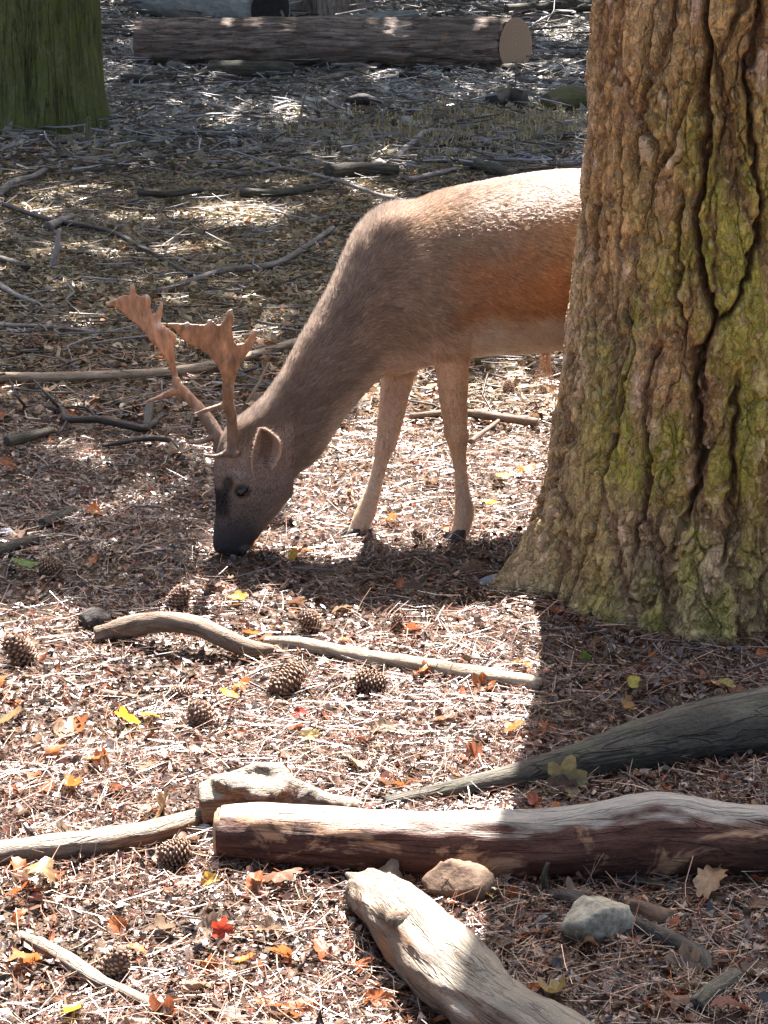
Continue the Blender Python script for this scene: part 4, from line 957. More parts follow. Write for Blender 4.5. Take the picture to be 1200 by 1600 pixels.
# ears: cupped leaves
def ear(off, side, label=None):
    base = SP(408, 722, off); tip = SP(402, 662, off+side*.055)
    ax = tip-base; L = np.linalg.norm(ax); ax /= L
    w0 = SP(436, 700, off+side*.03)-SP(406, 700, off+side*.02); w0 -= ax*(w0@ax); w0 /= np.linalg.norm(w0); cup = np.cross(ax, w0)
    if cup@LAT*side < 0: cup = -cup
    V = []; nu, nv = 22, 15
    for sgn in (0, 1):
        for i in range(nu):
            u = i/(nu-1); hw = .0355*(math.sin(math.pi*min(1, .14+.86*u)**.85)**.75)*(1 if u < .98 else .4) + .004
            for j in range(nv):
                v = j/(nv-1)*2-1; an = v*1.25
                p = base + ax*L*u*1.04 + w0*(math.sin(an)*hw + .020*math.sin(u*2.6)) - cup*(math.cos(an)*hw*.85) + cup*(.042-.012*u)
                V.append(p - (cup*math.cos(an)-w0*math.sin(an))*(.0045*sgn*(1-abs(v)**3*.6)))
    V = np.array(V); k = nu*nv; i = (np.arange(nu-1)[:, None]*nv+np.arange(nv-1)[None, :]); F = [np.stack([i, i+1, i+nv+1, i+nv], -1).reshape(-1, 4)]; F.append(F[0][:, ::-1]+k)
    rim = [r for r in range(nv)] + [r*nv+nv-1 for r in range(1, nu)] + [(nu-1)*nv+nv-1-r for r in range(1, nv)] + [(nu-1-r)*nv for r in range(1, nu-1)]
    rim = np.array(rim); rn = np.roll(rim, -1); F.append(np.stack([rn, rim, rim+k, rn+k], -1))
    inside = np.tile([.42, .32, .26, 1], (k, 1)); v = np.abs(np.tile(np.linspace(-1, 1, nv), nu)); inside[:, :3] = inside[:, :3]*(1+.5*(v[:, None] > .75))*np.where(v[:, None] < .3, .55, 1); outc = np.tile([.17, .125, .095, 1], (k, 1))
    o = mk('ear', local(V, deer), F, M['deerskin'], deer, {'col': np.vstack([np.clip(inside, 0, 1), outc])})
    # ear fringe
    n = 2600; q = rng.integers(0, k, n); P = V[q] + rng.normal(size=(n, 3))*.0012; dirn = ax*.6+cup*.25+w0*rng.normal(size=(n, 1))*.35+LAT*.0
    ln = (.007+.008*rng.random(n))[:, None]
    pts = np.stack([P+dirn*ln*s for s in (0, .4, .75, 1)], 1); hair_obj('ear_fur', local(pts, deer), np.tile([.0003, .00028, .0002, .00006], (n, 1)), np.clip(np.vstack([inside])[q, :3]*(.8+.5*rng.random((n, 1))), 0, .8), o if False else deer)
ear(.062, 1); ear(-.030, -1)

# antlers, traced side-on, each with its own spread and thickness
def zpx(p, o=(150, 420), s=3.243): return (o[0]+p[0]/s, o[1]+p[1]/s)
def antler(beams, palm, offf, seed):
    parts = []
    for pl, rr in beams:
        P = np.array([SP(*zpx(p), offf(*zpx(p))) for p in pl]); R = [r/3.243*psize(P[0]) for r in rr]
        parts.append(tube_geo(P, R, len(pl)*6, 12, .06, .05, seed))
    pl = np.array([zpx(p) for p in palm]); n = len(pl)
    # triangulate the palm finely: bmesh fill then subdivide
    bm = bmesh.new(); vs_ = [bm.verts.new((p[0], p[1], 0)) for p in pl]; f = bm.faces.new(vs_)
    bmesh.ops.triangulate(bm, faces=[f]); 
    for _ in range(3): bmesh.ops.subdivide_edges(bm, edges=[e for e in bm.edges if e.calc_length() > 4], cuts=1); bmesh.ops.triangulate(bm, faces=bm.faces[:])
    bm.verts.index_update(); W = np.array([v.co[:2] for v in bm.verts]); T = np.array([[v.index for v in f.verts] for f in bm.faces])
    be = [(e.verts[0].index, e.verts[1].index, e.link_faces[0]) for e in bm.edges if len(e.link_faces) == 1]
    bset = set(i for a, b, _ in be for i in (a, b)); bp = W[sorted(bset)]
    dist = np.array([np.min(np.hypot(*(bp-w).T)) for w in W]); th = .0022 + .0038*np.minimum(1, dist/7)
    A = np.array([SP(w[0], w[1], offf(*w)+t) for w, t in zip(W, th)]); B = np.array([SP(w[0], w[1], offf(*w)-t) for w, t in zip(W, th)])
    E = []
    for a, b, f in be:
        vi = [v.index for v in f.verts]; 
        if vi[(vi.index(a)+1) % 3] == b: a, b = b, a
        E.append([a, b, b+len(W), a+len(W)])
    bm.free()
    parts.append((np.vstack([A, B]), [np.array(E), T, T[:, ::-1]+len(W)], np.vstack([A, B])))
    V, F, _ = join_geo(parts); me = remeshed('antler', V, F, .0032, 1); V, N = mesh_np(me)
    px, py = project(V); V = V + N*(.0011*fbm(V*np.array([120, 120, 45]), 3, seed))[:, None]
    hi = sstep(690, 560, py)
    col = np.array([.16, .11, .08])*(1-hi[:, None]) + np.array([.40, .215, .115])*hi[:, None]; col = col*np.exp(.55*fbm(V*np.array([45, 45, 25]), 4, 8))[:, None]
    tips = np.array([zpx(p) for p in ((322, 278), (684, 203), (812, 308), (574, 255), (456, 268), (45, 174), (188, 73), (336, 165), (262, 130), (540, 938), (488, 737), (430, 880), (230, 682))])
    td = np.min(np.hypot(px[:, None]-tips[:, 0], py[:, None]-tips[:, 1]), 1); tw_ = .7*(1-sstep(3, 12, td))[:, None]; col = col*(1-tw_)+np.array([.62, .5, .38])*tw_
    set_attr(me, 'col', np.hstack([np.clip(col, .02, .8), np.ones((len(V), 1))])); me.vertices.foreach_set('co', local(V, deer).astype(np.float32).ravel()); me.materials.append(M['antler'])
    o = bpy.data.objects.new('antler', me); C.objects.link(o); o.parent = deer; return o
near_off = lambda x, y: HO + .045 + .085*float(sstep(710, 560, y)) + .02*float(sstep(560, 480, y))
far_off = lambda x, y: HO - .035 - .10*float(sstep(700, 580, y)) - .03*float(sstep(560, 470, y))
PALM_N = [(640, 600), (640, 560), (620, 500), (575, 440), (520, 405), (460, 375), (420, 340), (390, 300), (322, 280), (326, 274), (400, 275), (450, 276), (462, 266), (480, 280), (555, 282), (566, 258), (582, 255), (600, 283), (635, 288), (662, 250), (678, 203), (692, 206), (694, 245), (680, 295), (690, 345), (705, 388), (742, 384), (770, 365), (803, 306), (818, 312), (806, 368), (775, 420), (742, 470), (718, 520), (702, 580), (700, 605)]
PALM_F = [(395, 580), (385, 520), (365, 470), (345, 440), (310, 390), (270, 340), (220, 290), (150, 230), (110, 192), (45, 178), (47, 170), (90, 163), (130, 135), (170, 140), (182, 75), (196, 72), (202, 130), (230, 145), (256, 128), (268, 134), (270, 190), (285, 238), (302, 228), (320, 200), (330, 163), (340, 168), (336, 230), (328, 272), (380, 310), (412, 340), (396, 400), (402, 470), (412, 520), (432, 585)]
antler([([(692, 938), (693, 918)], [46, 44]), ([(690, 950), (694, 900), (690, 820), (686, 740), (672, 690), (668, 640), (668, 590)], [40, 30, 27, 27, 29, 28, 29]), ([(680, 915), (650, 938), (610, 950), (570, 948), (540, 938)], [20, 17, 12, 9, 3]), ([(665, 690), (630, 697), (570, 712), (520, 728), (488, 737)], [20, 17, 12, 8, 3])], PALM_N, near_off, 3)
antler([([(634, 912), (628, 892)], [44, 42]), ([(640, 930), (625, 870), (590, 800), (545, 735), (490, 672), (440, 622), (410, 590), (408, 555)], [38, 34, 34, 31, 28, 29, 28, 22]), ([(600, 850), (560, 868), (500, 882), (430, 880)], [20, 16, 11, 3]), ([(420, 615), (370, 630), (310, 655), (230, 682)], [24, 18, 12, 3])], PALM_F, far_off, 4)

# ------------------------------------------------------------------ forest litter
def area_points(n, y0, y1, wk=.215, w0=.35):
    y = y0 + (y1-y0)*rng.random(n*2); w = wk*y + w0; k = rng.random(n*2) < w/w.max(); y = y[k][:n]; w = w[k][:n]
    return (rng.random(len(y))*2-1)*w, y
PAL = np.array([[.20, .125, .08], [.27, .175, .115], [.12, .075, .05], [.31, .21, .15], [.42, .33, .25], [.3, .10, .045], [.15, .115, .085], [.36, .27, .2], [.10, .08, .055]])
PALW = np.array([.2, .16, .15, .11, .09, .14, .1, .05, .03]); PALW /= PALW.sum()
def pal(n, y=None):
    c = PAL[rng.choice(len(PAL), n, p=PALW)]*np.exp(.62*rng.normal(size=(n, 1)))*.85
    if y is not None:               # further back, olive shade and then bluish skylight painted into the litter colour
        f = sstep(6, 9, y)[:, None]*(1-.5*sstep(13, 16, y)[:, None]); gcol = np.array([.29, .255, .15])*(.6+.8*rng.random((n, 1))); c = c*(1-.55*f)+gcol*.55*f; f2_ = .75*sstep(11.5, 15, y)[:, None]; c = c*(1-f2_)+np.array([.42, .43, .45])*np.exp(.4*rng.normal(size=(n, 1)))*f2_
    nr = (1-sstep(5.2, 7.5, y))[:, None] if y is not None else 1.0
    return c*(1-nr)*np.array([.98, 1.0, .86])*.9 + c*.43*np.array([1.08, .92, .84])*nr  # near litter coloured darker to deepen the shade on it
HOOVES = np.array([SP(715, 844, .105)[:2], SP(551, 843, -.035)[:2], G(352, 872)[:2]])
def not_in_tree(x, y):
    hv = np.min([np.hypot(x-h[0]+.005, y-h[1]) for h in HOOVES], 0) > .042
    return hv & (np.hypot(x-TX, y-TY) > .42) & (np.hypot(x-beech.location.x, y-beech.location.y) > .5)
def ribbons(x, y, ln, wd, lift, tilt, curl, col):
    n = len(x); a = rng.random(n)*2*math.pi; d = np.stack([np.cos(a), np.sin(a), np.tan(tilt)], -1); s = np.stack([-np.sin(a), np.cos(a), rng.normal(size=n)*.5], -1); s /= np.linalg.norm(s, axis=1)[:, None]
    z = gh(x, y) + lift; c = np.stack([x, y, z], -1); bow = np.stack([-np.sin(a), np.cos(a), .35*np.ones(n)], -1)*(curl*ln)[:, None]
    L = ln[:, None]/2; W = wd[:, None]/2
    P = [c-d*L-bow*.5, c+bow*.4, c+d*L-bow*.5]; V = []
    for k, p in enumerate(P): V += [p-s*W, p+s*W]
    V = np.stack(V, 1); lo = gh(V[..., 0], V[..., 1])+.001; V[..., 2] = np.maximum(V[..., 2], lo); V = V.reshape(-1, 3)
    o = np.arange(n)[:, None]*6; F = np.concatenate([o+np.array([[0, 1, 3, 2]]), o+np.array([[2, 3, 5, 4]])])
    return V, F, np.repeat(np.hstack([col, np.ones((n, 1))]), 6, 0)
def chips(x, y, ln, wd, lift, tilt, col):
    n = len(x); a = rng.random(n)*2*math.pi; d = np.stack([np.cos(a), np.sin(a), np.sin(tilt)], -1)*(ln/2)[:, None]; s = np.stack([-np.sin(a), np.cos(a), np.sin(rng.normal(size=n)*.45)], -1)*(wd/2)[:, None]
    c = np.stack([x, y, gh(x, y)+lift], -1); j = lambda: .7+.6*rng.random((n, 1))
    V = np.stack([c-d*j()-s*.3*j(), c+s*j()-d*.2, c+d*j()+s*.3*j(), c-s*j()+d*.2], 1); V[..., 2] = np.maximum(V[..., 2], gh(V[..., 0], V[..., 1])+.001)
    return V.reshape(-1, 3), np.arange(n*4).reshape(-1, 4), np.repeat(np.hstack([col, np.ones((n, 1))]), 4, 0)
def leafbits(x, y, ln, wd, lift, tilt, col):
    n = len(x); a = rng.random(n)*2*math.pi; d = np.stack([np.cos(a), np.sin(a), np.sin(tilt)], -1); s = np.stack([-np.sin(a), np.cos(a), np.sin(rng.normal(size=n)*.45)], -1)
    up = np.cross(d, s); up /= np.linalg.norm(up, axis=1)[:, None]; z = gh(x, y)+lift; c = np.stack([x, y, z], -1); L = ln[:, None]/2; W = wd[:, None]/2; k = (rng.normal(size=(n, 1))*.35)*W*2; k2 = rng.normal(size=(n, 1))*.3*L
    j = lambda: 1+.35*rng.normal(size=(n, 1))
    V = np.stack([c-d*L, c-d*L*.25*j()-s*W*j()+up*k, c-d*L*.25*j()+s*W*j()+up*k, c+d*L*.4*j()-s*W*.9*j()+up*(k+k2*.6), c+d*L*.4*j()+s*W*.9*j()+up*(k*.6+k2*.4), c+d*L*j()+up*k2, c-d*L*.2, c+d*L*.4+up*k2*.2], 1)
    lo = gh(V[..., 0], V[..., 1])+.001; V[..., 2] = np.maximum(V[..., 2], lo); V = V.reshape(-1, 3); o = np.arange(n)[:, None]*8
    F4 = np.concatenate([o+np.array([[1, 6, 7, 3]]), o+np.array([[6, 2, 4, 7]])]); F3 = np.concatenate([o+np.array([[0, 6, 1]]), o+np.array([[0, 2, 6]]), o+np.array([[3, 7, 5]]), o+np.array([[7, 4, 5]])])
    return V, [F4, F3], np.repeat(np.hstack([col, np.ones((n, 1))]), 8, 0)
def stuff(name, label, geos, mat, smooth=False):
    V, F, cl = join_geo([(v, f if isinstance(f, list) else [f], c) for v, f, c in geos])
    o = mk(name, V, F, mat, None, {'col': cl}, smooth=smooth); return tag(o, label, kind='stuff')
U = lambda n, a, b: a+(b-a)*rng.random(n)
geo = []
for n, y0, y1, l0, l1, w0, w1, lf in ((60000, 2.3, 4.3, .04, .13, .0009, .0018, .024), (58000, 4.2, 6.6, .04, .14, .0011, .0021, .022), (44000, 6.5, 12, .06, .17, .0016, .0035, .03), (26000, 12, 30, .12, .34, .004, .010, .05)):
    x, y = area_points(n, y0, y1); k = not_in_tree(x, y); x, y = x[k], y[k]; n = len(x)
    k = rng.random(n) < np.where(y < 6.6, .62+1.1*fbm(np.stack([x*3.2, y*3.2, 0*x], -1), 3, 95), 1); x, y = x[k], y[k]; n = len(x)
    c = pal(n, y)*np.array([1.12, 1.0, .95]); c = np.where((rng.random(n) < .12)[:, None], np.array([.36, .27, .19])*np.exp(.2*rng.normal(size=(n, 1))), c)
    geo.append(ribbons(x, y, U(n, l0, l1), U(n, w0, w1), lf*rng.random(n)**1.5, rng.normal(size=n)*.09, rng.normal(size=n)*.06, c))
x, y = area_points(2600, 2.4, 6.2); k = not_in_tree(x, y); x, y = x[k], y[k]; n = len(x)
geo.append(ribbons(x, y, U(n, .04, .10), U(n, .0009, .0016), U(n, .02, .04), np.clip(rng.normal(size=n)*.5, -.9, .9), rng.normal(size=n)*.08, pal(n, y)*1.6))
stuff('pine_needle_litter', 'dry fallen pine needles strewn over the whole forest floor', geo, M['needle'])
geo = []
far_geo = []
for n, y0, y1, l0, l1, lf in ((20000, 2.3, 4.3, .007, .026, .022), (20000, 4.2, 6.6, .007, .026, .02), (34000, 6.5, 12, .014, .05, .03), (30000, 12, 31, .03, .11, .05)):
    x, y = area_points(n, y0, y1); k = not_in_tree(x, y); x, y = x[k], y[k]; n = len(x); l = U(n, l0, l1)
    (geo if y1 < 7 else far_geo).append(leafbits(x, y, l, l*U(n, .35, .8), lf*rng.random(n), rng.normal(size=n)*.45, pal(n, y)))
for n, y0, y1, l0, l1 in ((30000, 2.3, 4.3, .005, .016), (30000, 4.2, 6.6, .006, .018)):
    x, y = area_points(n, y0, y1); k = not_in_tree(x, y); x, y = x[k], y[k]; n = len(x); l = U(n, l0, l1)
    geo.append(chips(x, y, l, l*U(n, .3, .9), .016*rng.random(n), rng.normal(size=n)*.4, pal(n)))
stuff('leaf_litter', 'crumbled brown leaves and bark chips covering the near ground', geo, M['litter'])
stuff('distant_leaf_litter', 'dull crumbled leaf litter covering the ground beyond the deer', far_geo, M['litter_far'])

# small twigs too many to count
def twig_stuff(n, y0, y1, l0, l1, r0, r1, lf, cols):
    x, y = area_points(n, y0, y1); k = not_in_tree(x, y); x, y = x[k], y[k]; n = len(x); a = rng.random(n)*2*math.pi; ln = U(n, l0, l1); r = U(n, r0, r1)
    tl = rng.normal(size=n)*.16; d = np.stack([np.cos(a), np.sin(a), np.tan(tl)], -1); s = np.stack([-np.sin(a), np.cos(a), 0*a], -1); b = (rng.normal(size=n)*.25*ln)[:, None]; z = gh(x, y)+r+lf*rng.random(n)**2
    c = np.stack([x, y, z], -1); V = []; t4 = np.array([0, .33, .66, 1.0])-.5
    up = np.array([0, 0, 1.0]); j = rng.normal(size=(n, 4, 1))*.09*ln[:, None, None]
    for k, t in enumerate(t4):
        p = c + d*(ln*t)[:, None] + s*b*(1-(2*t)**2) + s*j[:, k]; p[:, 2] = np.maximum(p[:, 2], gh(p[:, 0], p[:, 1])+r*.5); rr = (r*(1-.5*(t+.5)))[:, None]
        V += [p+up*rr, p+s*rr*.87-up*rr*.5, p-s*rr*.87-up*rr*.5]
    V = np.stack(V, 1).reshape(-1, 3); o = np.arange(n)[:, None]*12; F = []
    for k in range(3):
        for e in range(3): F.append(o+np.array([[k*3+e, k*3+(e+1) % 3, k*3+3+(e+1) % 3, k*3+3+e]]))
    ci = np.array(cols)[rng.integers(0, len(cols), n)]*(.7+.6*rng.random((n, 1)))
    return V, np.concatenate(F), np.repeat(np.hstack([ci, np.ones((n, 1))]), 12, 0)
GREYS = [(.2, .18, .16), (.1, .085, .07), (.3, .28, .26), (.06, .05, .04), (.15, .12, .09)]
stuff('twig_litter', 'fine grey twigs and brushwood scattered towards the back', [twig_stuff(500, 2.4, 4.3, .04, .16, .0012, .003, .012, [(.2, .15, .11), (.12, .08, .05), (.3, .25, .2)]), twig_stuff(900, 4.2, 6.8, .05, .2, .0015, .004, .015, GREYS), twig_stuff(2200, 6.6, 12.5, .1, .5, .002, .006, .05, GREYS), twig_stuff(6500, 12, 22, .08, .45, .003, .010, .10, GREYS+[(.36, .37, .39)]*2), twig_stuff(1800, 21, 32, .15, .9, .006, .02, .2, GREYS+[(.46, .45, .44)])], M['litter_far'], True)

# dry grass in the half shade behind the deer
def grass(n, cx, cy, sx, sy, h0, h1, col):
    x = rng.normal(size=n)*sx+cx; y = rng.normal(size=n)*sy+cy; h = U(n, h0, h1); a = rng.random(n)*6.283; ln = np.abs(rng.normal(size=n))*.7*h
    b = np.stack([x, y, gh(x, y)], -1); d = np.stack([np.cos(a), np.sin(a), 0*a], -1); s = np.stack([-np.sin(a), np.cos(a), 0*a], -1)*(.0035+.003*rng.random(n))[:, None]
    m = b+d*(ln*.4)[:, None]+np.array([0, 0, 1])*(h*.65)[:, None]; t = b+d*ln[:, None]*1.2+np.array([0, 0, 1])*(h*.8)[:, None]
    V = np.stack([b-s, b+s, m-s*.8, m+s*.8, t], 1).reshape(-1, 3); o = np.arange(n)[:, None]*5
    return V, [o+np.array([[0, 1, 3, 2]]), o+np.array([[2, 3, 4]])], np.repeat(np.hstack([np.array(col)*(.6+.8*rng.random((n, 1))), np.ones((n, 1))]), 5, 0)
gs = []
for (px, py, n, sx) in ((510, 205, 300, .35), (570, 215, 300, .4), (640, 222, 300, .4), (740, 192, 400, .4), (800, 190, 500, .4), (850, 195, 500, .4), (880, 210, 400, .3), (680, 250, 200, .4), (790, 225, 300, .4), (150, 222, 60, .12)):
    p = G(px, py); gs.append(grass(n, p[0], p[1], sx, .45, .04, .14, (.4, .34, .19)))
stuff('dry_grass', 'straggly yellow-green grass in the shade behind the deer', gs, M['grass'])

# thin brushwood one can tell apart: sticks scattered below the felled log
stick_src = []
for s in range(6):
    r_ = np.random.default_rng(200+s); n = 6; pts = np.array([[(k/(n-1)-.5), r_.normal()*.05, .02+abs(r_.normal())*.03] for k in range(n)])
    tws = []
    for q in range(2 if s % 2 else 1):
        k = 1+r_.integers(0, 3); sd = 1 if r_.random() < .5 else -1; tws.append(tube_geo([pts[k], pts[k]+np.array([.1, .08*sd, .03]), pts[k]+np.array([.22, .13*sd, .05+.04*r_.random()])], [.006, .004, .002], 8, 5, .1, 0, s))
    V, F, tc = join_geo([tube_geo(pts, [.019, .019, .017, .014, .010, .005], 22, 7, .15, .05, s)]+tws); o = mk('stick', V, F, M['twig_grey'], None, {'tc': tc}); stick_src.append(o.data); bpy.data.objects.remove(o)
stick_me = {}
for mt in ('twig_grey', 'twig_pale', 'twig_dark'):
    stick_me[mt] = []
    for me in stick_src:
        m2 = me.copy(); m2.materials.clear(); m2.materials.append(M[mt]); stick_me[mt].append(m2)
k = 0
WORD = {'twig_grey': 'grey', 'twig_pale': 'pale', 'twig_dark': 'dark'}
for (n, bx, mts, where) in (
    (16, (160, 260, 60, 120), ('twig_grey', 'twig_pale'), 'in brushwood hiding the felled log\'s left end'), (15, (160, 330, 125, 190), ('twig_grey', 'twig_pale'), 'on open ground right of the mossy trunk'),
    (20, (300, 480, 72, 130), ('twig_grey', 'twig_pale'), 'in the pile around the short cut branch'), (15, (330, 520, 135, 195), ('twig_grey', 'twig_pale'), 'in brush below the short cut branch'),
    (18, (500, 690, 95, 140), ('twig_grey', 'twig_pale'), 'in brush under the felled log\'s middle'), (15, (530, 720, 140, 190), ('twig_grey', 'twig_pale'), 'round the dark hollow chunk at centre back'),
    (15, (700, 910, 105, 185), ('twig_grey', 'twig_pale', 'twig_dark'), 'in brush below the felled log\'s sawn end'),
    (12, (170, 320, 0, 30), ('twig_grey', 'twig_dark'), 'round the feet of the far trunks'), (12, (430, 620, 0, 30), ('twig_pale', 'twig_grey'), 'round the buttressed far trunk foot'), (18, (640, 910, 0, 32), ('twig_grey', 'twig_pale'), 'in the far brush at the top right'),
    (14, (160, 400, 205, 290), ('twig_grey', 'twig_dark'), 'in the shaded strip beyond the antlers'), (16, (400, 640, 200, 290), ('twig_grey', 'twig_dark'), 'in the shaded strip before the deer\'s withers'), (14, (640, 900, 195, 250), ('twig_grey', 'twig_dark', 'twig_pale'), 'in the shaded grass above the deer\'s back'),
    (12, (0, 180, 300, 430), ('twig_grey', 'twig_dark'), 'round the upright white stick'), (12, (180, 480, 320, 460), ('twig_grey', 'twig_pale'), 'round the far sun patch'), (10, (0, 170, 440, 570), ('twig_grey', 'twig_dark', 'twig_pale'), 'left of the far antler')):
    for q in range(n):
        px = bx[0]+(bx[1]-bx[0])*rng.random(); py = bx[2]+(bx[3]-bx[2])*rng.random()
        p = G(px, py); s = psize(p)
        if not not_in_tree(p[0], p[1]): continue
        mt = mts[q % len(mts)]; o = bpy.data.objects.new('stick', stick_me[mt][k % 6]); C.objects.link(o); k += 1
        L = min((40+100*rng.random()**1.5)*s, 1.2); kk = .9+.6*rng.random()
        o.location = (p[0], p[1], p[2]+.005); o.scale = (L, L*.8*kk, L*.8*kk); o.rotation_euler = (rng.normal()*.15, rng.normal()*.12, rng.normal()*.6 + (math.pi if rng.random() < .5 else 0))
        tag(o, 'thin ' + WORD[mt] + ' stick ' + where, 'stick', WORD[mt] + ' sticks ' + where)

# ------------------------------------------------------------------ fallen leaves one can tell apart
def leaf_mesh(kind, seed):
    r_ = np.random.default_rng(seed); out = []
    n = 28
    for t in np.linspace(0, 2*math.pi, n, endpoint=False):
        if kind == 0: r = .5*(1+.32*abs(math.cos(2.5*t))**1.5*1.0 - .15*(abs(math.sin(2.5*t)) > .93)); out.append((r*math.cos(t), r*math.sin(t)))          # lobed
        elif kind == 1: out.append((.62*math.cos(t), .34*math.sin(t)*(1-.25*math.cos(t))))                                                           # oval
        else: r = 1+.14*math.cos(9*t); out.append((.62*math.cos(t)*r, .33*math.sin(t)*r))                                                                # oak
    o = np.array(out)*(1+.05*r_.normal(size=(n, 1))); V = [[0, 0, 0]]
    for q in (.5, 1.0): V += [[x*q, y*q, 0] for x, y in o]
    V = np.array(V); c = r_.normal(size=3)
    V[:, 2] = .38*c[0]*V[:, 0]**2 + (.55+.4*abs(c[1]))*V[:, 1]**2*(1 if c[1] > -.6 else -1) + .05*np.sin(9*V[:, 0]+seed)*np.abs(V[:, 1])*2 + .03*r_.normal(size=len(V))
    V[:, 2] -= V[:, 2].min()
    j = np.arange(n); jn = (j+1) % n
    F = [np.stack([np.zeros(n, int), 1+j, 1+jn], -1), np.stack([1+j, 1+n+j, 1+n+jn, 1+jn], -1)]
    st = np.array([[.5, -.02, .02], [.5, .02, .02], [.85, .02, .08], [.85, -.015, .08]])*np.array([1.0, 1, 1]); F.append(np.array([[0, 1, 2, 3]])+len(V)); V = np.vstack([V, st])
    F = [F[0], np.vstack([F[1], F[2]])]
    ob = mk('fallen_leaf', V, F, M['fleaf'], None); me = ob.data; bpy.data.objects.remove(ob); return me
LM = [leaf_mesh(k % 3, 300+k) for k in range(12)]
def put_leaf(px, py, rpx, col, k, parent=None, tilt=.35, stand=0.0, lift=.014):
    p = G(px, py, lift); s = psize(p); o = bpy.data.objects.new('fallen_leaf' if parent is None else 'leaf', LM[k % 12]); C.objects.link(o)
    o.scale = (rpx*s*1.9,)*3; o.location = p.tolist(); o.rotation_euler = (stand+rng.normal()*tilt, rng.normal()*tilt, rng.random()*6.28); o.color = rgba(col)
    if parent: o.parent = parent
    return o
Y, O, RD, TN, GN, BR_ = (.62, .43, .04), (.45, .15, .035), (.38, .05, .025), (.3, .2, .1), (.15, .26, .045), (.22, .11, .055)
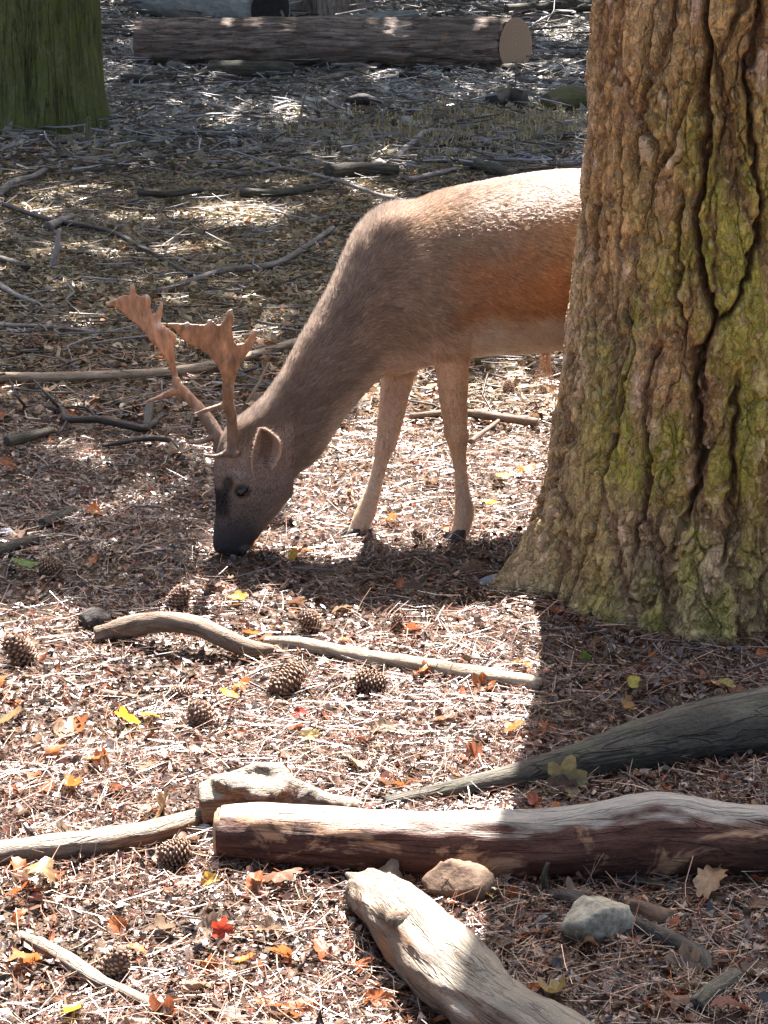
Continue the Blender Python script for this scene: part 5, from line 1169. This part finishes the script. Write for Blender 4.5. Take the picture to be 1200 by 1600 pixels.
LV = [(197, 1124, 19, Y, 'bright yellow leaf lying left of the open pine cone', .5), (358, 1086, 14, Y, 'yellow leaf with pale edge above right of the open cone', .2), (40, 882, 19, GN, 'green leaf beside the dark cone near left edge', 0), (912, 1027, 9, GN, 'small round green leaf in the tree\'s shade', .7),
 (990, 1066, 14, (.5, .42, .08), 'yellow leaf in the tree\'s shade right of the small green one', 0), (1134, 1070, 14, (.42, .33, .1), 'mustard leaf with long stem above the grey branch', 0), (980, 1101, 11, (.45, .24, .07), 'small orange-tan leaf in the tree\'s shade', .3), (5, 1066, 12, O, 'orange leaf at the left edge below the big cone', .3),
 (150, 1186, 17, O, 'burnt orange leaf below left of the bright yellow leaf', .5), (112, 1228, 14, O, 'orange leaf in sunlit litter nearer the left edge', .2), (14, 1126, 24, TN, 'large curled tan leaf at the left edge', .6), (236, 1122, 15, (.55, .26, .05), 'orange-brown leaf right beside the bright yellow leaf', .7),
 (371, 935, 13, (.5, .33, .05), 'yellow-brown leaf above the crooked branch', .5), (392, 990, 12, O, 'orange leaf on top of the crooked branch', .6), (537, 1000, 10, (.6, .13, .03), 'small red-orange leaf above the straight branch', .4), (380, 1076, 13, (.55, .15, .03), 'reddish leaf next to the yellow pale-edged leaf', .3),
 (468, 1116, 12, RD, 'small bright red leaf below the large open cone', .5), (484, 1150, 15, (.75, .6, .25), 'pale yellow leaf below the red one', .4), (804, 1138, 16, O, 'ragged orange leaf by the tree shadow\'s edge', .3), (814, 1040, 14, O, 'orange leaf at the straight branch\'s right end', .3),
 (660, 1048, 12, O, 'orange leaf just under the straight branch', .2), (345, 1453, 15, RD, 'bright red upright leaf in the lower left litter', .9), (378, 1502, 18, (.6, .16, .03), 'curled orange-red leaf below the red upright one', .6), (212, 1484, 14, O, 'orange leaf left above the big lower cone', .2), (255, 1264, 28, (.4, .26, .13), 'large upright tan leaf left of the hollow wood', 1.1),
 (786, 745, 12, (.6, .55, .1), 'yellow-green leaf on sunlit ground behind the near front leg', .3), (764, 785, 11, Y, 'yellow leaf right of the near front leg', .3), (824, 740, 13, O, 'orange leaf between near front leg and pine', .4), (694, 828, 9, O, 'orange leaf at the near front hoof', .3), (548, 768, 9, O, 'orange leaf left of the far front leg', .3), (612, 810, 9, O, 'orange leaf between the front hooves', .3),
 (394, 846, 7, O, 'small orange leaf at the deer\'s chin', .4), (458, 868, 12, (.6, .35, .06), 'ochre leaf right of the deer\'s muzzle', .2), (885, 1216, 27, (.3, .26, .13), 'long olive-tan leaf standing behind the foreground log', 1.0), (835, 1252, 14, (.35, .1, .05), 'dark red leaf behind the log at shadow\'s edge', .5), (1110, 1382, 34, (.4, .26, .15), 'large fan-shaped tan leaf under the log in shade', .7),
 (112, 1580, 15, (.6, .4, .05), 'yellow leaf near the bottom left corner', .3), (30, 1392, 18, (.5, .1, .03), 'red-brown leaf at the lower left edge', .5), (440, 1372, 28, BR_, 'large brown lobed leaf in the foreground log\'s shade', .4), (60, 1375, 24, TN, 'large pale folded leaf at left below the grey branch', .6), (330, 1375, 16, (.5, .32, .06), 'yellow-brown leaf below the foreground log\'s left end', .5), (1140, 1578, 34, (.22, .09, .06), 'large dark red leaf in the lower right corner', .3),
 (148, 875, 9, O, 'orange leaf right of the shaded dark cone', .3), (386, 348, 7, O, 'tiny orange leaf in the far sun patch', .4), (108, 393, 8, RD, 'small red leaf beside the upright white stick', .4), (870, 1550, 20, (.3, .22, .08), 'olive leaf right of the short stout log', .3), (760, 1395, 13, (.45, .3, .1), 'tan leaf right of the brown stone', .5)]
for k, (x, y, r, c, lab, st) in enumerate(LV):
    o = put_leaf(x, y, r, c, k, None, .25, st, .026); tag(o, lab, 'leaf', 'coloured fallen leaves')
# plain dry leaves lying on the ground: pieces of the forest floor
BC = [(.2, .11, .065), (.24, .15, .09), (.14, .08, .05), (.3, .22, .15), (.34, .11, .045), (.4, .13, .04)]
for k in range(290):
    if k < 190: px, py = rng.random()*1200, 1120+rng.random()*490
    else: px, py = rng.random()*1200, 700+rng.random()*420
    p = G(px, py)
    if not not_in_tree(p[0], p[1]): continue
    put_leaf(px, py, 11+13*rng.random() if k < 190 else 8+8*rng.random(), np.array(BC[rng.integers(0, 6)])*(.8+.4*rng.random()), k, ground, .4, 0 if rng.random() < .7 else .7, .012)
